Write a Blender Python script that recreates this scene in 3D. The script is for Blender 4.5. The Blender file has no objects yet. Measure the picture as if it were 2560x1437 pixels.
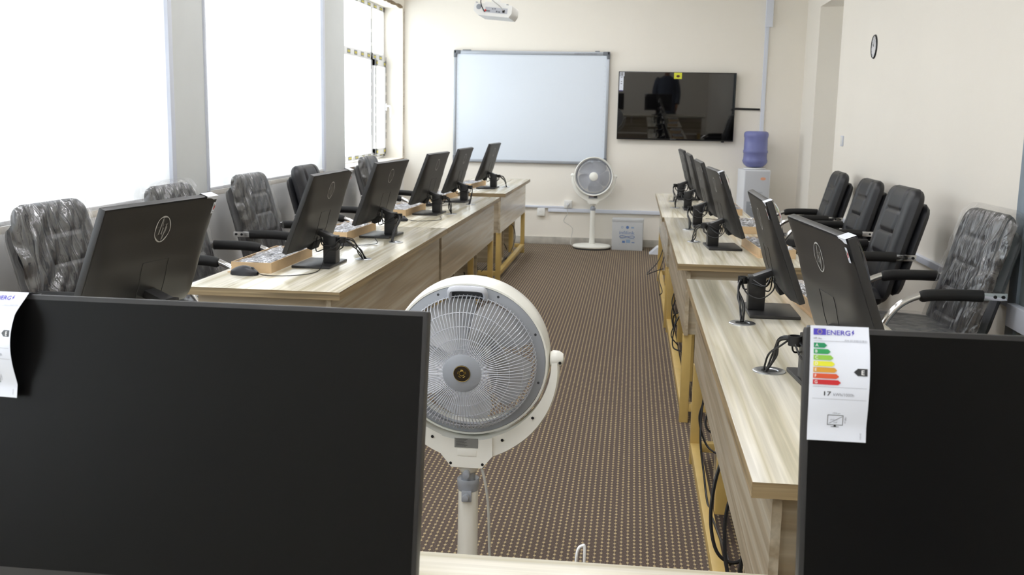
import bpy, bmesh, math, random
from mathutils import Matrix, Vector
random.seed(7)
PI = math.pi
S = bpy.context.scene
COL = S.collection

# ------------------------------------------------------------------ camera, world, exposure
CAM_H = 1.39
yaw, pit, rol = 0.11386288, 0.16611065, -0.01956385
FPX = 2567.1
cy, sy = math.cos(yaw), math.sin(yaw)
cp, sp = math.cos(pit), math.sin(pit)
cr, sr = math.cos(rol), math.sin(rol)
fwd = Vector((-sy * cp, cy * cp, -sp))
rgt = Vector((cy, sy, 0))
dwn = fwd.cross(rgt)
r2 = cr * rgt + sr * dwn
d2 = -sr * rgt + cr * dwn
cam_d = bpy.data.cameras.new('camera')
cam = bpy.data.objects.new('camera', cam_d)
COL.objects.link(cam)
M = Matrix((( r2.x, -d2.x, -fwd.x, 0), (r2.y, -d2.y, -fwd.y, 0), (r2.z, -d2.z, -fwd.z, CAM_H), (0, 0, 0, 1)))
cam.matrix_world = M
cam_d.sensor_fit = 'HORIZONTAL'
cam_d.sensor_width = 36.0
cam_d.lens = FPX / 2560 * 36.0
cam_d.clip_start = 0.05
cam_d.dof.use_dof = True
cam_d.dof.focus_distance = 2.3
cam_d.dof.aperture_fstop = 13.0
S.camera = cam

W = bpy.data.worlds.new('daylight')
S.world = W
W.use_nodes = True
bg = W.node_tree.nodes['Background']
bg.inputs[0].default_value = (0.90, 0.95, 1.0, 1)
bg.inputs[1].default_value = 3.0

S.view_settings.view_transform = 'Standard'
S.view_settings.look = 'None'
S.view_settings.gamma = 1
S.view_settings.exposure = 1.06
S.view_settings.use_curve_mapping = False
S.cycles.use_denoising = True
S.cycles.max_bounces = 9
S.cycles.diffuse_bounces = 6
S.cycles.glossy_bounces = 4
S.cycles.transmission_bounces = 6
S.cycles.transparent_max_bounces = 12
S.cycles.caustics_reflective = False
S.cycles.caustics_refractive = False
S.cycles.sample_clamp_indirect = 6.0
S.cycles.use_adaptive_sampling = True
S.cycles.adaptive_threshold = 0.015

# room numbers (metres; camera stands at x=0, y=0)
XL, XR, YB, YF, ZC = -2.52, 1.74, 11.23, -3.2, 3.05
SILL, WTOP = 0.905, 2.505

# ------------------------------------------------------------------ helpers
def lin(h):
    h = h.lstrip('#')
    out = []
    for i in (0, 2, 4):
        c = int(h[i:i + 2], 16) / 255
        out.append(c / 12.92 if c <= 0.04045 else ((c + 0.055) / 1.055) ** 2.4)
    return (*out, 1)

def newmat(name):
    m = bpy.data.materials.new(name)
    m.use_nodes = True
    nt = m.node_tree
    b = nt.nodes['Principled BSDF']
    return m, nt, b

def mat(name, col, rough=0.5, metal=0.0, spec=0.5, bump=None, var=None, coat=0.0):
    """plain principled; bump=(scale, strength, distance); var=(scale, amount) brightness mottling"""
    m, nt, b = newmat(name)
    c = lin(col) if isinstance(col, str) else col
    b.inputs['Base Color'].default_value = c
    b.inputs['Roughness'].default_value = rough
    b.inputs['Metallic'].default_value = metal
    b.inputs['Specular IOR Level'].default_value = spec
    b.inputs['Coat Weight'].default_value = coat
    if bump or var:
        tc = nt.nodes.new('ShaderNodeTexCoord')
    if bump:
        n = nt.nodes.new('ShaderNodeTexNoise')
        n.inputs['Scale'].default_value = bump[0]
        n.inputs['Detail'].default_value = 3
        nt.links.new(tc.outputs['Object'], n.inputs['Vector'])
        bp = nt.nodes.new('ShaderNodeBump')
        bp.inputs['Strength'].default_value = bump[1]
        bp.inputs['Distance'].default_value = bump[2]
        nt.links.new(n.outputs[0], bp.inputs['Height'])
        nt.links.new(bp.outputs[0], b.inputs['Normal'])
    if var:
        n = nt.nodes.new('ShaderNodeTexNoise')
        n.inputs['Scale'].default_value = var[0]
        n.inputs['Detail'].default_value = 4
        nt.links.new(tc.outputs['Object'], n.inputs['Vector'])
        r = nt.nodes.new('ShaderNodeValToRGB')
        a = var[1]
        r.color_ramp.elements[0].position = 0.3
        r.color_ramp.elements[1].position = 0.7
        r.color_ramp.elements[0].color = (c[0] * (1 - a), c[1] * (1 - a), c[2] * (1 - a), 1)
        r.color_ramp.elements[1].color = (min(1, c[0] * (1 + a)), min(1, c[1] * (1 + a)), min(1, c[2] * (1 + a)), 1)
        nt.links.new(n.outputs[0], r.inputs[0])
        nt.links.new(r.outputs[0], b.inputs['Base Color'])
    return m

def wood(name, grain, cols, rough, fine=0.12, sc=(9.0, 0.32)):
    """laminate with long zebra streaks running along one axis (0=x, 1=y)"""
    m, nt, b = newmat(name)
    N = nt.nodes.new
    tc = N('ShaderNodeTexCoord')
    oi = N('ShaderNodeObjectInfo')
    mul = N('ShaderNodeMath'); mul.operation = 'MULTIPLY'; mul.inputs[1].default_value = 37.0
    nt.links.new(oi.outputs['Random'], mul.inputs[0])
    def streak(s_across, s_along, detail, dist):
        mp = N('ShaderNodeMapping')
        sc3 = [s_across] * 3
        sc3[grain] = s_along
        mp.inputs['Scale'].default_value = sc3
        nt.links.new(tc.outputs['Object'], mp.inputs[0])
        n = N('ShaderNodeTexNoise'); n.noise_dimensions = '4D'
        n.inputs['Scale'].default_value = 1.0
        n.inputs['Detail'].default_value = detail
        n.inputs['Distortion'].default_value = dist
        nt.links.new(mp.outputs[0], n.inputs['Vector'])
        nt.links.new(mul.outputs[0], n.inputs['W'])
        return n
    n1 = streak(sc[0], sc[1], 3.0, 0.25)
    r = N('ShaderNodeValToRGB')
    els = r.color_ramp.elements
    els[0].position, els[0].color = cols[0][0], lin(cols[0][1])
    els[1].position, els[1].color = cols[-1][0], lin(cols[-1][1])
    for p, c in cols[1:-1]:
        e = els.new(p); e.color = lin(c)
    nt.links.new(n1.outputs[0], r.inputs[0])
    n2 = streak(90.0, 2.2, 4.0, 0.3)
    r2_ = N('ShaderNodeValToRGB')
    r2_.color_ramp.elements[0].position = 0.32
    r2_.color_ramp.elements[1].position = 0.62
    r2_.color_ramp.elements[0].color = (1 - fine * 3, 1 - fine * 3, 1 - fine * 3, 1)
    r2_.color_ramp.elements[1].color = (1, 1, 1, 1)
    nt.links.new(n2.outputs[0], r2_.inputs[0])
    mx = N('ShaderNodeMix'); mx.data_type = 'RGBA'; mx.blend_type = 'MULTIPLY'
    mx.inputs['Factor'].default_value = 1.0
    nt.links.new(r.outputs[0], mx.inputs['A'])
    nt.links.new(r2_.outputs[0], mx.inputs['B'])
    nt.links.new(mx.outputs['Result'], b.inputs['Base Color'])
    b.inputs['Roughness'].default_value = rough
    return m

# ------------------------------------------------------------------ materials
M_ = {}
M_['wall'] = mat('cream paint', '#F3EEE4', 0.85, bump=(60, 0.12, 0.004), var=(1.3, 0.012))
M_['lowwall'] = mat('grey-white wall', '#EDEDEC', 0.8, bump=(60, 0.12, 0.004))  # wall below the sills, greyer than the cream walls
M_['pier'] = mat('backlit pier grey', '#D6D9D8', 0.6, var=(3, 0.02))  # backlit shade of the piers put into a greyer wall colour
M_['ceil'] = mat('white ceiling paint', '#F4F2EE', 0.9)
M_['upvc'] = mat('white window plastic', '#F2F3F5', 0.3)
M_['marble'] = mat('grey marble', '#B9B5AC', 0.35, var=(9, 0.22))
M_['sillm'] = mat('pale stone sill', '#E9E4DA', 0.4, var=(14, 0.05))
M_['sille'] = mat('brown stone edge', '#8A745A', 0.5, var=(30, 0.3))
M_['tape'] = mat('grey film tape', '#8F9192', 0.5)
M_['tapey'] = mat('yellow film tape', '#D8CB45', 0.5)
M_['bead'] = mat('rough brown corner bead', '#8C7A60', 0.8, var=(60, 0.6))
TOPC = [(0.28, '#B3AB92'), (0.40, '#CDC6AF'), (0.47, '#E6E1D2'), (0.53, '#C4BCA3'), (0.58, '#DCD6C4'), (0.66, '#F0ECE2'), (0.74, '#D1C8AF')]
APRON_SHADE = [(0.30, '#A3937A'), (0.42, '#B9AA91'), (0.49, '#CCC2AD'), (0.55, '#AE9F86'), (0.62, '#C3B69F'), (0.72, '#D3CAB6')]  # same zebra as the tops, its brown shade put into the colours
M_['top'] = wood('zebra laminate', 1, TOPC, 0.17, .07)
M_['topx'] = wood('zebra laminate across', 0, TOPC, 0.2, .06)
M_['apron'] = wood('shaded zebra front', 1, APRON_SHADE, 0.22, .06)
M_['apronx'] = wood('shaded zebra end', 0, APRON_SHADE, 0.35, .06)
M_['edge'] = wood('oak edge band', 1, [(0.3, '#8C7858'), (0.5, '#A48F6C'), (0.7, '#B7A380')], 0.4, 0.2, (30, 1.2))
M_['edgex'] = wood('oak edge band across', 0, [(0.3, '#8C7858'), (0.5, '#A48F6C'), (0.7, '#B7A380')], 0.4, 0.2, (30, 1.2))
M_['yellow'] = mat('ochre painted steel', '#CBAE6A', 0.42, var=(12, 0.06))
M_['blk'] = mat('black monitor plastic', '#242425', 0.42, bump=(900, 0.08, 0.0005))
M_['blk2'] = mat('black stand plastic', '#1B1B1C', 0.4)
M_['screen'] = mat('matte black screen', '#090909', 0.36, spec=0.17)
M_['dark'] = mat('dark recess', '#0B0B0B', 0.7)
M_['line'] = mat('dark seam', '#131312', 0.6)
M_['leather'] = mat('black leatherette', '#1F2025', 0.42, bump=(420, 0.25, 0.0008))
M_['foam'] = mat('black arm foam', '#131314', 0.65, bump=(300, 0.2, 0.001))
M_['chrome'] = mat('chrome', '#DADADA', 0.1, 1.0)
M_['steel'] = mat('brushed metal', '#B9BCC0', 0.28, 1.0)
M_['white'] = mat('white plastic', '#EFEFEC', 0.32)
M_['fanw'] = mat('fan white plastic', '#EDEDE6', 0.28)
M_['fang'] = mat('fan grey plastic', '#9BA0A8', 0.35)
M_['fanw2'] = mat('fan guard plastic', '#BCBFC7', 0.3)
M_['blade'] = mat('pale fan blade', '#C3C5C9', 0.3)
M_['trunk'] = mat('white cable trunking', '#DDE2EE', 0.35)
M_['paper'] = mat('white paper label', '#E2E7F2', 0.35, spec=0.6)
M_['black_ink'] = mat('black print', '#26282A', 0.5)
M_['grey_ink'] = mat('grey print', '#8C8F97', 0.5)
M_['white_ink'] = mat('white print', '#F2F2F2', 0.5)
M_['blue'] = mat('blue print', '#4B3FB8', 0.45)
M_['gold'] = mat('gold star print', '#D6C45A', 0.5)
for k, c in dict(gA='#0B8A58', gB='#2A9A55', gC='#8FC244', gD='#E2E233', gE='#D39A2E', gF='#D4532B', gG='#C8232B').items():
    M_[k] = mat('arrow ' + k, c, 0.45)
M_['red'] = mat('red print', '#C72A2A', 0.5)
M_['green'] = mat('green print', '#2C6B3C', 0.5)
M_['card'] = mat('brown cardboard', '#CDB18C', 0.75, var=(25, 0.06))
M_['card2'] = mat('grey-white carton', '#C3C6C8', 0.7, var=(8, 0.04))
M_['cbl'] = mat('pale blue carton print', '#8FA9C6', 0.7)
M_['cbl2'] = mat('blue carton print', '#5F7FB5', 0.7)
M_['mark'] = mat('grey logo film', '#B4B4B2', 0.3)
M_['marku'] = mat('grey logo strokes', '#8E8E8C', 0.25)  # plain grey colour of the strokes on the logo badge
M_['board'] = mat('whiteboard surface', '#DCE4EE', 0.22)
M_['alu'] = mat('grey aluminium', '#A6ABB2', 0.4, 0.6)
M_['corner'] = mat('dark grey plastic corner', '#6B6F76', 0.45)
M_['tvs'] = mat('glossy television screen', '#070708', 0.02, spec=0.95)
M_['tvb'] = mat('television casing', '#151518', 0.3)
M_['yel'] = mat('yellow sticker', '#D9DB3E', 0.5)
M_['dred'] = mat('dark red print', '#4A1A10', 0.5)
M_['violet'] = mat('violet print', '#2E2766', 0.5)
M_['blue_bottle'], nt, b = newmat('translucent blue bottle')
b.inputs['Base Color'].default_value = lin('#9298D4')
b.inputs['Roughness'].default_value = 0.12
b.inputs['Transmission Weight'].default_value = 0.35
b.inputs['IOR'].default_value = 1.3
M_['water'], nt, b = newmat('water in blue bottle')
b.inputs['Base Color'].default_value = lin('#7484B8')
b.inputs['Roughness'].default_value = 0.15
M_['orange'] = mat('orange sticker', '#E8A98A', 0.5)
M_['cooler'] = mat('cooler white', '#E3E6EC', 0.35)
M_['coolerf'] = mat('cooler front grey', '#C6C9D0', 0.35)
M_['clockf'] = mat('clock face', '#E9EAEE', 0.3)
M_['galv'] = mat('galvanised steel', '#8F9CA8', 0.45, 0.35, var=(14, 0.10))
M_['galvd'] = mat('pale speckled steel', '#B4BFC0', 0.5, 0.1, var=(40, 0.08))
M_['cable'] = mat('black cable', '#121213', 0.45)
M_['gcable'] = mat('grey cord', '#B9B9B4', 0.5)
M_['wcable'] = mat('white cord', '#EDEFF2', 0.45)
M_['rubber'] = mat('dark rubber', '#3A3D42', 0.6)
M_['brown'] = mat('dark brown emblem', '#2A2117', 0.4)
M_['goldm'] = mat('gold emblem', '#8C7433', 0.35, 0.6)
M_['labelg'] = mat('silver label', '#858684', 0.45)
M_['mouse'] = mat('mouse plastic', '#24252A', 0.4)

# carpet: brown loop pile with rows of beige dots joined by a thin thread
def carpet():
    m, nt, b = newmat('brown dotted carpet')
    N, L = nt.nodes.new, nt.links.new
    tc = N('ShaderNodeTexCoord')
    sx = N('ShaderNodeSeparateXYZ'); L(tc.outputs['Object'], sx.inputs[0])
    def math_(op, a, bb=None, c=None):
        n = N('ShaderNodeMath'); n.operation = op
        for i, v in enumerate((a, bb, c)):
            if v is None: continue
            if isinstance(v, (int, float)): n.inputs[i].default_value = v
            else: L(v, n.inputs[i])
        return n.outputs[0]
    nz = N('ShaderNodeTexNoise'); nz.inputs['Scale'].default_value = 55; L(tc.outputs['Object'], nz.inputs['Vector'])
    wob = math_('MULTIPLY', math_('SUBTRACT', nz.outputs[0], 0.5), 0.22)
    u = math_('ADD', math_('DIVIDE', sx.outputs[0], 0.0212), wob)
    cu = math_('FLOOR', u)
    fu = math_('SUBTRACT', math_('FRACT', u), 0.5)
    wn = N('ShaderNodeTexWhiteNoise'); wn.noise_dimensions = '1D'; L(cu, wn.inputs['W'])
    v = math_('ADD', math_('DIVIDE', sx.outputs[1], 0.0285), wn.outputs[0])
    fv = math_('SUBTRACT', math_('FRACT', v), 0.5)
    d = math_('SQRT', math_('ADD', math_('POWER', fu, 2.0), math_('POWER', math_('MULTIPLY', fv, 0.95), 2.0)))
    mr = N('ShaderNodeMapRange'); L(d, mr.inputs[0])
    mr.inputs[1].default_value = 0.15; mr.inputs[2].default_value = 0.25; mr.inputs[3].default_value = 1; mr.inputs[4].default_value = 0
    th = N('ShaderNodeMapRange'); L(math_('ABSOLUTE', fu), th.inputs[0])
    th.inputs[1].default_value = 0.02; th.inputs[2].default_value = 0.08; th.inputs[3].default_value = 0.42; th.inputs[4].default_value = 0
    f = math_('MAXIMUM', mr.outputs[0], th.outputs[0])
    n2 = N('ShaderNodeTexNoise'); n2.inputs['Scale'].default_value = 260; n2.inputs['Detail'].default_value = 3; L(tc.outputs['Object'], n2.inputs['Vector'])
    r = N('ShaderNodeValToRGB'); L(n2.outputs[0], r.inputs[0])
    r.color_ramp.elements[0].position = 0.3; r.color_ramp.elements[0].color = lin('#4D433F')
    r.color_ramp.elements[1].position = 0.7; r.color_ramp.elements[1].color = lin('#75685F')
    r3 = N('ShaderNodeValToRGB'); L(n2.outputs[0], r3.inputs[0])
    r3.color_ramp.elements[0].position = 0.3; r3.color_ramp.elements[0].color = lin('#A8926D')
    r3.color_ramp.elements[1].position = 0.7; r3.color_ramp.elements[1].color = lin('#D8C7A0')
    mx = N('ShaderNodeMix'); mx.data_type = 'RGBA'
    L(f, mx.inputs['Factor']); L(r.outputs[0], mx.inputs['A']); L(r3.outputs[0], mx.inputs['B'])
    L(mx.outputs['Result'], b.inputs['Base Color'])
    b.inputs['Roughness'].default_value = 0.95
    b.inputs['Specular IOR Level'].default_value = 0.15
    bp = N('ShaderNodeBump'); bp.inputs['Strength'].default_value = 0.6; bp.inputs['Distance'].default_value = 0.003
    L(math_('ADD', n2.outputs[0], math_('MULTIPLY', f, 0.6)), bp.inputs['Height']); L(bp.outputs[0], b.inputs['Normal'])
    return m
M_['carpet'] = carpet()

def blind_mat():
    m = bpy.data.materials.new('white translucent blind'); m.use_nodes = True
    nt = m.node_tree; nt.nodes.clear()
    N, L = nt.nodes.new, nt.links.new
    o = N('ShaderNodeOutputMaterial')
    d = N('ShaderNodeBsdfDiffuse'); d.inputs[0].default_value = (0.85, 0.85, 0.86, 1)
    t = N('ShaderNodeBsdfTranslucent'); t.inputs[0].default_value = (0.88, 0.88, 0.89, 1)
    mx = N('ShaderNodeMixShader'); mx.inputs[0].default_value = 0.45
    L(d.outputs[0], mx.inputs[1]); L(t.outputs[0], mx.inputs[2]); L(mx.outputs[0], o.inputs[0])
    return m
M_['blind'] = blind_mat()

def glass_mat():
    m = bpy.data.materials.new('window glass'); m.use_nodes = True
    nt = m.node_tree; nt.nodes.clear()
    N, L = nt.nodes.new, nt.links.new
    o = N('ShaderNodeOutputMaterial')
    t = N('ShaderNodeBsdfTransparent'); t.inputs[0].default_value = (0.94, 0.95, 0.95, 1)
    g = N('ShaderNodeBsdfGlossy'); g.inputs['Roughness'].default_value = 0.02
    mx = N('ShaderNodeMixShader'); mx.inputs[0].default_value = 0.06
    L(t.outputs[0], mx.inputs[1]); L(g.outputs[0], mx.inputs[2]); L(mx.outputs[0], o.inputs[0])
    return m
M_['glass'] = glass_mat()

def film_mat(name, haze, gl, bump_sc, strength, stretch=(1, 1, 1), rough=.12):
    """clear crinkled packing film: mostly see-through, with highlight streaks painted pale along its creases"""
    m = bpy.data.materials.new(name); m.use_nodes = True
    nt = m.node_tree; nt.nodes.clear()
    N, L = nt.nodes.new, nt.links.new
    o = N('ShaderNodeOutputMaterial')
    tc = N('ShaderNodeTexCoord')
    def noise(sc, det, dist, st, rot):
        mp = N('ShaderNodeMapping'); mp.inputs['Scale'].default_value = st; mp.inputs['Rotation'].default_value = rot
        L(tc.outputs['Object'], mp.inputs[0])
        n = N('ShaderNodeTexNoise'); n.inputs['Scale'].default_value = sc; n.inputs['Detail'].default_value = det; n.inputs['Distortion'].default_value = dist
        L(mp.outputs[0], n.inputs['Vector'])
        return n.outputs[0]
    n1 = noise(bump_sc, 2.5, 0.5, stretch, (0.75, 0.0, 0.0))
    n2 = noise(bump_sc * 2.2, 4, 1.2, (1, 1, 1), (0, 0, 0))
    ridge = N('ShaderNodeMath'); ridge.operation = 'SUBTRACT'; L(n1, ridge.inputs[0]); ridge.inputs[1].default_value = 0.5
    ab = N('ShaderNodeMath'); ab.operation = 'ABSOLUTE'; L(ridge.outputs[0], ab.inputs[0])
    ad = N('ShaderNodeMath'); ad.operation = 'MULTIPLY_ADD'; L(n2, ad.inputs[0]); ad.inputs[1].default_value = 0.10; L(ab.outputs[0], ad.inputs[2])
    bp = N('ShaderNodeBump'); bp.inputs['Strength'].default_value = strength; bp.inputs['Distance'].default_value = 0.05
    L(ad.outputs[0], bp.inputs['Height'])
    t = N('ShaderNodeBsdfTransparent')
    g = N('ShaderNodeBsdfGlossy'); g.inputs['Roughness'].default_value = rough; L(bp.outputs[0], g.inputs['Normal'])
    d = N('ShaderNodeBsdfDiffuse'); d.inputs[0].default_value = (0.75, 0.76, 0.80, 1)
    r = N('ShaderNodeMapRange'); L(ab.outputs[0], r.inputs[0])
    r.inputs[1].default_value = 0.0; r.inputs[2].default_value = 0.05; r.inputs[3].default_value = haze * 2.2; r.inputs[4].default_value = haze * 0.45  # diffuse whitening along creases stands in for highlights
    m1 = N('ShaderNodeMixShader'); L(r.outputs[0], m1.inputs[0]); L(t.outputs[0], m1.inputs[1]); L(d.outputs[0], m1.inputs[2])
    m2 = N('ShaderNodeMixShader'); m2.inputs[0].default_value = gl; L(m1.outputs[0], m2.inputs[1]); L(g.outputs[0], m2.inputs[2])
    L(m2.outputs[0], o.inputs[0])
    return m
M_['film'] = film_mat('clear plastic wrap', 0.028, 0.14, 4.5, 1.0, (1.0, 6.0, 0.5), .15)
M_['film2'] = film_mat('clear plastic bag', 0.45, 0.25, 22.0, 0.8)

# ------------------------------------------------------------------ mesh builder
class MB:
    def __init__(self):
        self.v, self.f, self.m = [], [], []
    def add(self, vs, fs, M=None, mi=0):
        k = len(self.v)
        for p in vs:
            p = Vector(p)
            self.v.append(M @ p if M is not None else p)
        for f in fs:
            self.f.append([i + k for i in f]); self.m.append(mi)
        return self
    def box(self, c, s, b=0.0, M=None, mi=0, seg=2):
        if b <= 0:
            x, y, z = s[0] / 2, s[1] / 2, s[2] / 2
            vs = [(c[0] + i * x, c[1] + j * y, c[2] + k * z) for i in (-1, 1) for j in (-1, 1) for k in (-1, 1)]
            fs = [(0, 1, 3, 2), (4, 6, 7, 5), (0, 4, 5, 1), (2, 3, 7, 6), (0, 2, 6, 4), (1, 5, 7, 3)]
            return self.add(vs, fs, M, mi)
        bm = bmesh.new()
        bmesh.ops.create_cube(bm, size=1)
        for v in bm.verts: v.co = Vector((v.co.x * s[0], v.co.y * s[1], v.co.z * s[2]))
        bmesh.ops.bevel(bm, geom=list(bm.edges), offset=min(b, min(s) * 0.49), segments=seg, affect='EDGES', profile=0.6)
        bm.verts.index_update()
        vs = [(v.co.x + c[0], v.co.y + c[1], v.co.z + c[2]) for v in bm.verts]
        fs = [[v.index for v in f.verts] for f in bm.faces]
        bm.free()
        return self.add(vs, fs, M, mi)
    def span(self, a, b_, bev=0.0, M=None, mi=0):
        c = [(a[i] + b_[i]) / 2 for i in range(3)]; s = [abs(b_[i] - a[i]) for i in range(3)]
        return self.box(c, s, bev, M, mi)
    def tube(self, pts, r, seg=8, closed=False, M=None, mi=0, cap=True, flat=1.0):
        pts = [Vector(p) for p in pts]
        n = len(pts)
        rr = r if isinstance(r, (list, tuple)) else [r] * n
        vs, fs = [], []
        up = Vector((0, 0, 1))
        prev = None
        for i, p in enumerate(pts):
            if closed: t = pts[(i + 1) % n] - pts[i - 1]
            else: t = pts[min(i + 1, n - 1)] - pts[max(i - 1, 0)]
            t = t.normalized() if t.length > 1e-9 else Vector((1, 0, 0))
            if prev is None:
                a = t.cross(up)
                if a.length < 1e-3: a = t.cross(Vector((0, 1, 0)))
            else:
                a = prev - t * prev.dot(t)
            a.normalize(); prev = a
            bb = t.cross(a)
            for k in range(seg):
                an = 2 * PI * k / seg
                vs.append(p + a * math.cos(an) * rr[i] + bb * math.sin(an) * rr[i] * flat)
        m = n if closed else n - 1
        for i in range(m):
            for k in range(seg):
                j = (i + 1) % n
                fs.append((i * seg + k, i * seg + (k + 1) % seg, j * seg + (k + 1) % seg, j * seg + k))
        if not closed and cap:
            fs.append(tuple(range(seg - 1, -1, -1)))
            fs.append(tuple((n - 1) * seg + k for k in range(seg)))
        return self.add(vs, fs, M, mi)
    def lathe(self, prof, seg=32, M=None, mi=0, sx=1.0, sy=1.0, closed=False):
        """prof: (r, z) around z"""
        vs, fs = [], []
        for r, z in prof:
            for k in range(seg):
                a = 2 * PI * k / seg
                vs.append((r * math.cos(a) * sx, r * math.sin(a) * sy, z))
        n = len(prof)
        for i in range(n if closed else n - 1):
            j = (i + 1) % n
            for k in range(seg):
                fs.append((i * seg + k, i * seg + (k + 1) % seg, j * seg + (k + 1) % seg, j * seg + k))
        if not closed:
            if prof[0][0] > 1e-6: fs.append(tuple(range(seg - 1, -1, -1)))
            if prof[-1][0] > 1e-6: fs.append(tuple((n - 1) * seg + k for k in range(seg)))
        return self.add(vs, fs, M, mi)
    def prism(self, poly, a, b_, axis=1, M=None, mi=0):
        """poly in the two other axes, extruded along axis from a to b_"""
        def mk(p, t):
            q = [0, 0, 0]; o = [i for i in range(3) if i != axis]
            q[o[0]], q[o[1]], q[axis] = p[0], p[1], t
            return q
        n = len(poly)
        vs = [mk(p, a) for p in poly] + [mk(p, b_) for p in poly]
        fs = [tuple(range(n)), tuple(range(2 * n - 1, n - 1, -1))]
        fs += [(i, i + n, (i + 1) % n + n, (i + 1) % n) for i in range(n)]
        return self.add(vs, fs, M, mi)
    def grid(self, fn, nu, nv, M=None, mi=0, thick=None):
        vs = [fn(i / nu, j / nv) for j in range(nv + 1) for i in range(nu + 1)]
        w = nu + 1
        fs = [(j * w + i, j * w + i + 1, (j + 1) * w + i + 1, (j + 1) * w + i) for j in range(nv) for i in range(nu)]
        return self.add(vs, fs, M, mi)
    def build(self, name, mats, parent=None, smooth=38, loc=None, fix=True):
        me = bpy.data.meshes.new(name)
        me.from_pydata([tuple(v) for v in self.v], [], self.f)
        if not isinstance(mats, (list, tuple)): mats = [mats]
        for m in mats: me.materials.append(M_[m] if isinstance(m, str) else m)
        if len(mats) > 1: me.polygons.foreach_set('material_index', self.m)
        if fix:
            bm = bmesh.new(); bm.from_mesh(me)
            bmesh.ops.recalc_face_normals(bm, faces=bm.faces)
            bm.to_mesh(me); bm.free()
        if smooth:
            me.polygons.foreach_set('use_smooth', [True] * len(me.polygons))
            me.set_sharp_from_angle(angle=math.radians(smooth))
        me.update()
        o = bpy.data.objects.new(name, me)
        COL.objects.link(o)
        if parent is not None: o.parent = parent
        if loc is not None: o.location = loc
        return o

def tag(o, label, cat, group=None, kind=None):
    if label: o['label'] = label
    if cat: o['category'] = cat
    if group: o['group'] = group
    if kind: o['kind'] = kind
    return o
def thing(name, label, cat, loc=(0, 0, 0), rz=0.0, group=None):
    o = bpy.data.objects.new(name, None)
    COL.objects.link(o)
    o.empty_display_size = 0.1
    o.location = loc; o.rotation_euler = (0, 0, rz)
    return tag(o, label, cat, group)
def struct(name, mb, m, parent=None, smooth=30):
    o = mb.build(name, m, parent, smooth)
    if parent is None: o['kind'] = 'structure'
    return o
def spline(pts, n=10):
    P = [Vector(p) for p in pts]
    P = [2 * P[0] - P[1]] + P + [2 * P[-1] - P[-2]]
    out = []
    for i in range(1, len(P) - 2):
        a, b_, c, d = P[i - 1:i + 3]
        for k in range(n):
            t = k / n
            out.append(0.5 * ((2 * b_) + (c - a) * t + (2 * a - 5 * b_ + 4 * c - d) * t * t + (3 * b_ - a - 3 * c + d) * t ** 3))
    out.append(P[-2])
    return out
_TXT = {}
def text_geo(s, bold=0.0):
    if (s, bold) in _TXT: return _TXT[(s, bold)]
    cu = bpy.data.curves.new('t', 'FONT'); cu.body = s; cu.resolution_u = 3; cu.offset = bold
    o = bpy.data.objects.new('t', cu); COL.objects.link(o)
    me = bpy.data.meshes.new_from_object(o.evaluated_get(bpy.context.evaluated_depsgraph_get()))
    r = ([tuple(v.co) for v in me.vertices], [tuple(p.vertices) for p in me.polygons])
    bpy.data.objects.remove(o); bpy.data.curves.remove(cu); bpy.data.meshes.remove(me)
    _TXT[(s, bold)] = r
    return r
def put_text(mb, s, fn, u0, v0, size, mi=0, bold=0.0, width=None, rot=False):
    """text on a surface: fn(u, v) -> point, v grows downwards; baseline at v0; width fits the line"""
    vs, fs = text_geo(s, bold)
    if not vs: return
    x0 = min(v[0] for v in vs); x1 = max(v[0] for v in vs)
    kx = size if width is None else width / (x1 - x0)
    if rot: mb.add([fn(u0 - y * size * -1, v0 + (x - x0) * kx) for x, y, z in vs], fs, None, mi)
    else: mb.add([fn(u0 + (x - x0) * kx, v0 - y * size) for x, y, z in vs], fs, None, mi)
def quad(mb, fn, u0, v0, u1, v1, mi=0, nu=1, nv=1):
    mb.grid(lambda a, b_: fn(u0 + (u1 - u0) * a, v0 + (v1 - v0) * b_), nu, nv, None, mi)
def T3(x, y, z): return Matrix.Translation((x, y, z))
def RX(a): return Matrix.Rotation(a, 4, 'X')
def RY(a): return Matrix.Rotation(a, 4, 'Y')
def RZ(a): return Matrix.Rotation(a, 4, 'Z')

# ------------------------------------------------------------------ the room
struct('floor', MB().span((XL - .4, YF, -0.05), (XR + .5, YB, 0)), 'carpet')
struct('ceiling', MB().span((XL - .4, YF, ZC), (XR + .5, YB + .2, ZC + .1)), 'ceil')
struct('wall_back', MB().span((XL - .4, YB, 0), (XR + .5, YB + .2, ZC)), 'wall')
struct('wall_front', MB().span((XL - .4, YF - .2, 0), (XR + .5, YF, ZC)), 'wall')
# wall at the window side: piers between openings
WINS = [(-2.6, -0.3), (0.2, 2.45), (2.95, 5.46), (5.90, 8.24), (8.89, 11.17)]
mb = MB()
mb.span((XL - .33, YF, 0), (XL, YB, SILL - 0.03))
struct('wall_left', mb, 'lowwall')
mb = MB(); mb.span((XL - .33, YF, WTOP), (XL, YB, ZC))
struct('wall_left_top', mb, 'wall')
ys = [YF] + [y for w in WINS for y in w] + [YB]
mb = MB()
for i in range(0, len(ys), 2):
    if i == len(ys) - 2: continue
    mb.span((XL - .33, ys[i], SILL - .03), (XL, ys[i + 1], WTOP))
struct('wall_left_pier', mb, 'pier')
struct('wall_left_jamb', MB().span((XL - .33, ys[-2], SILL - .03), (XL, YB, WTOP)), 'wall')

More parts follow.
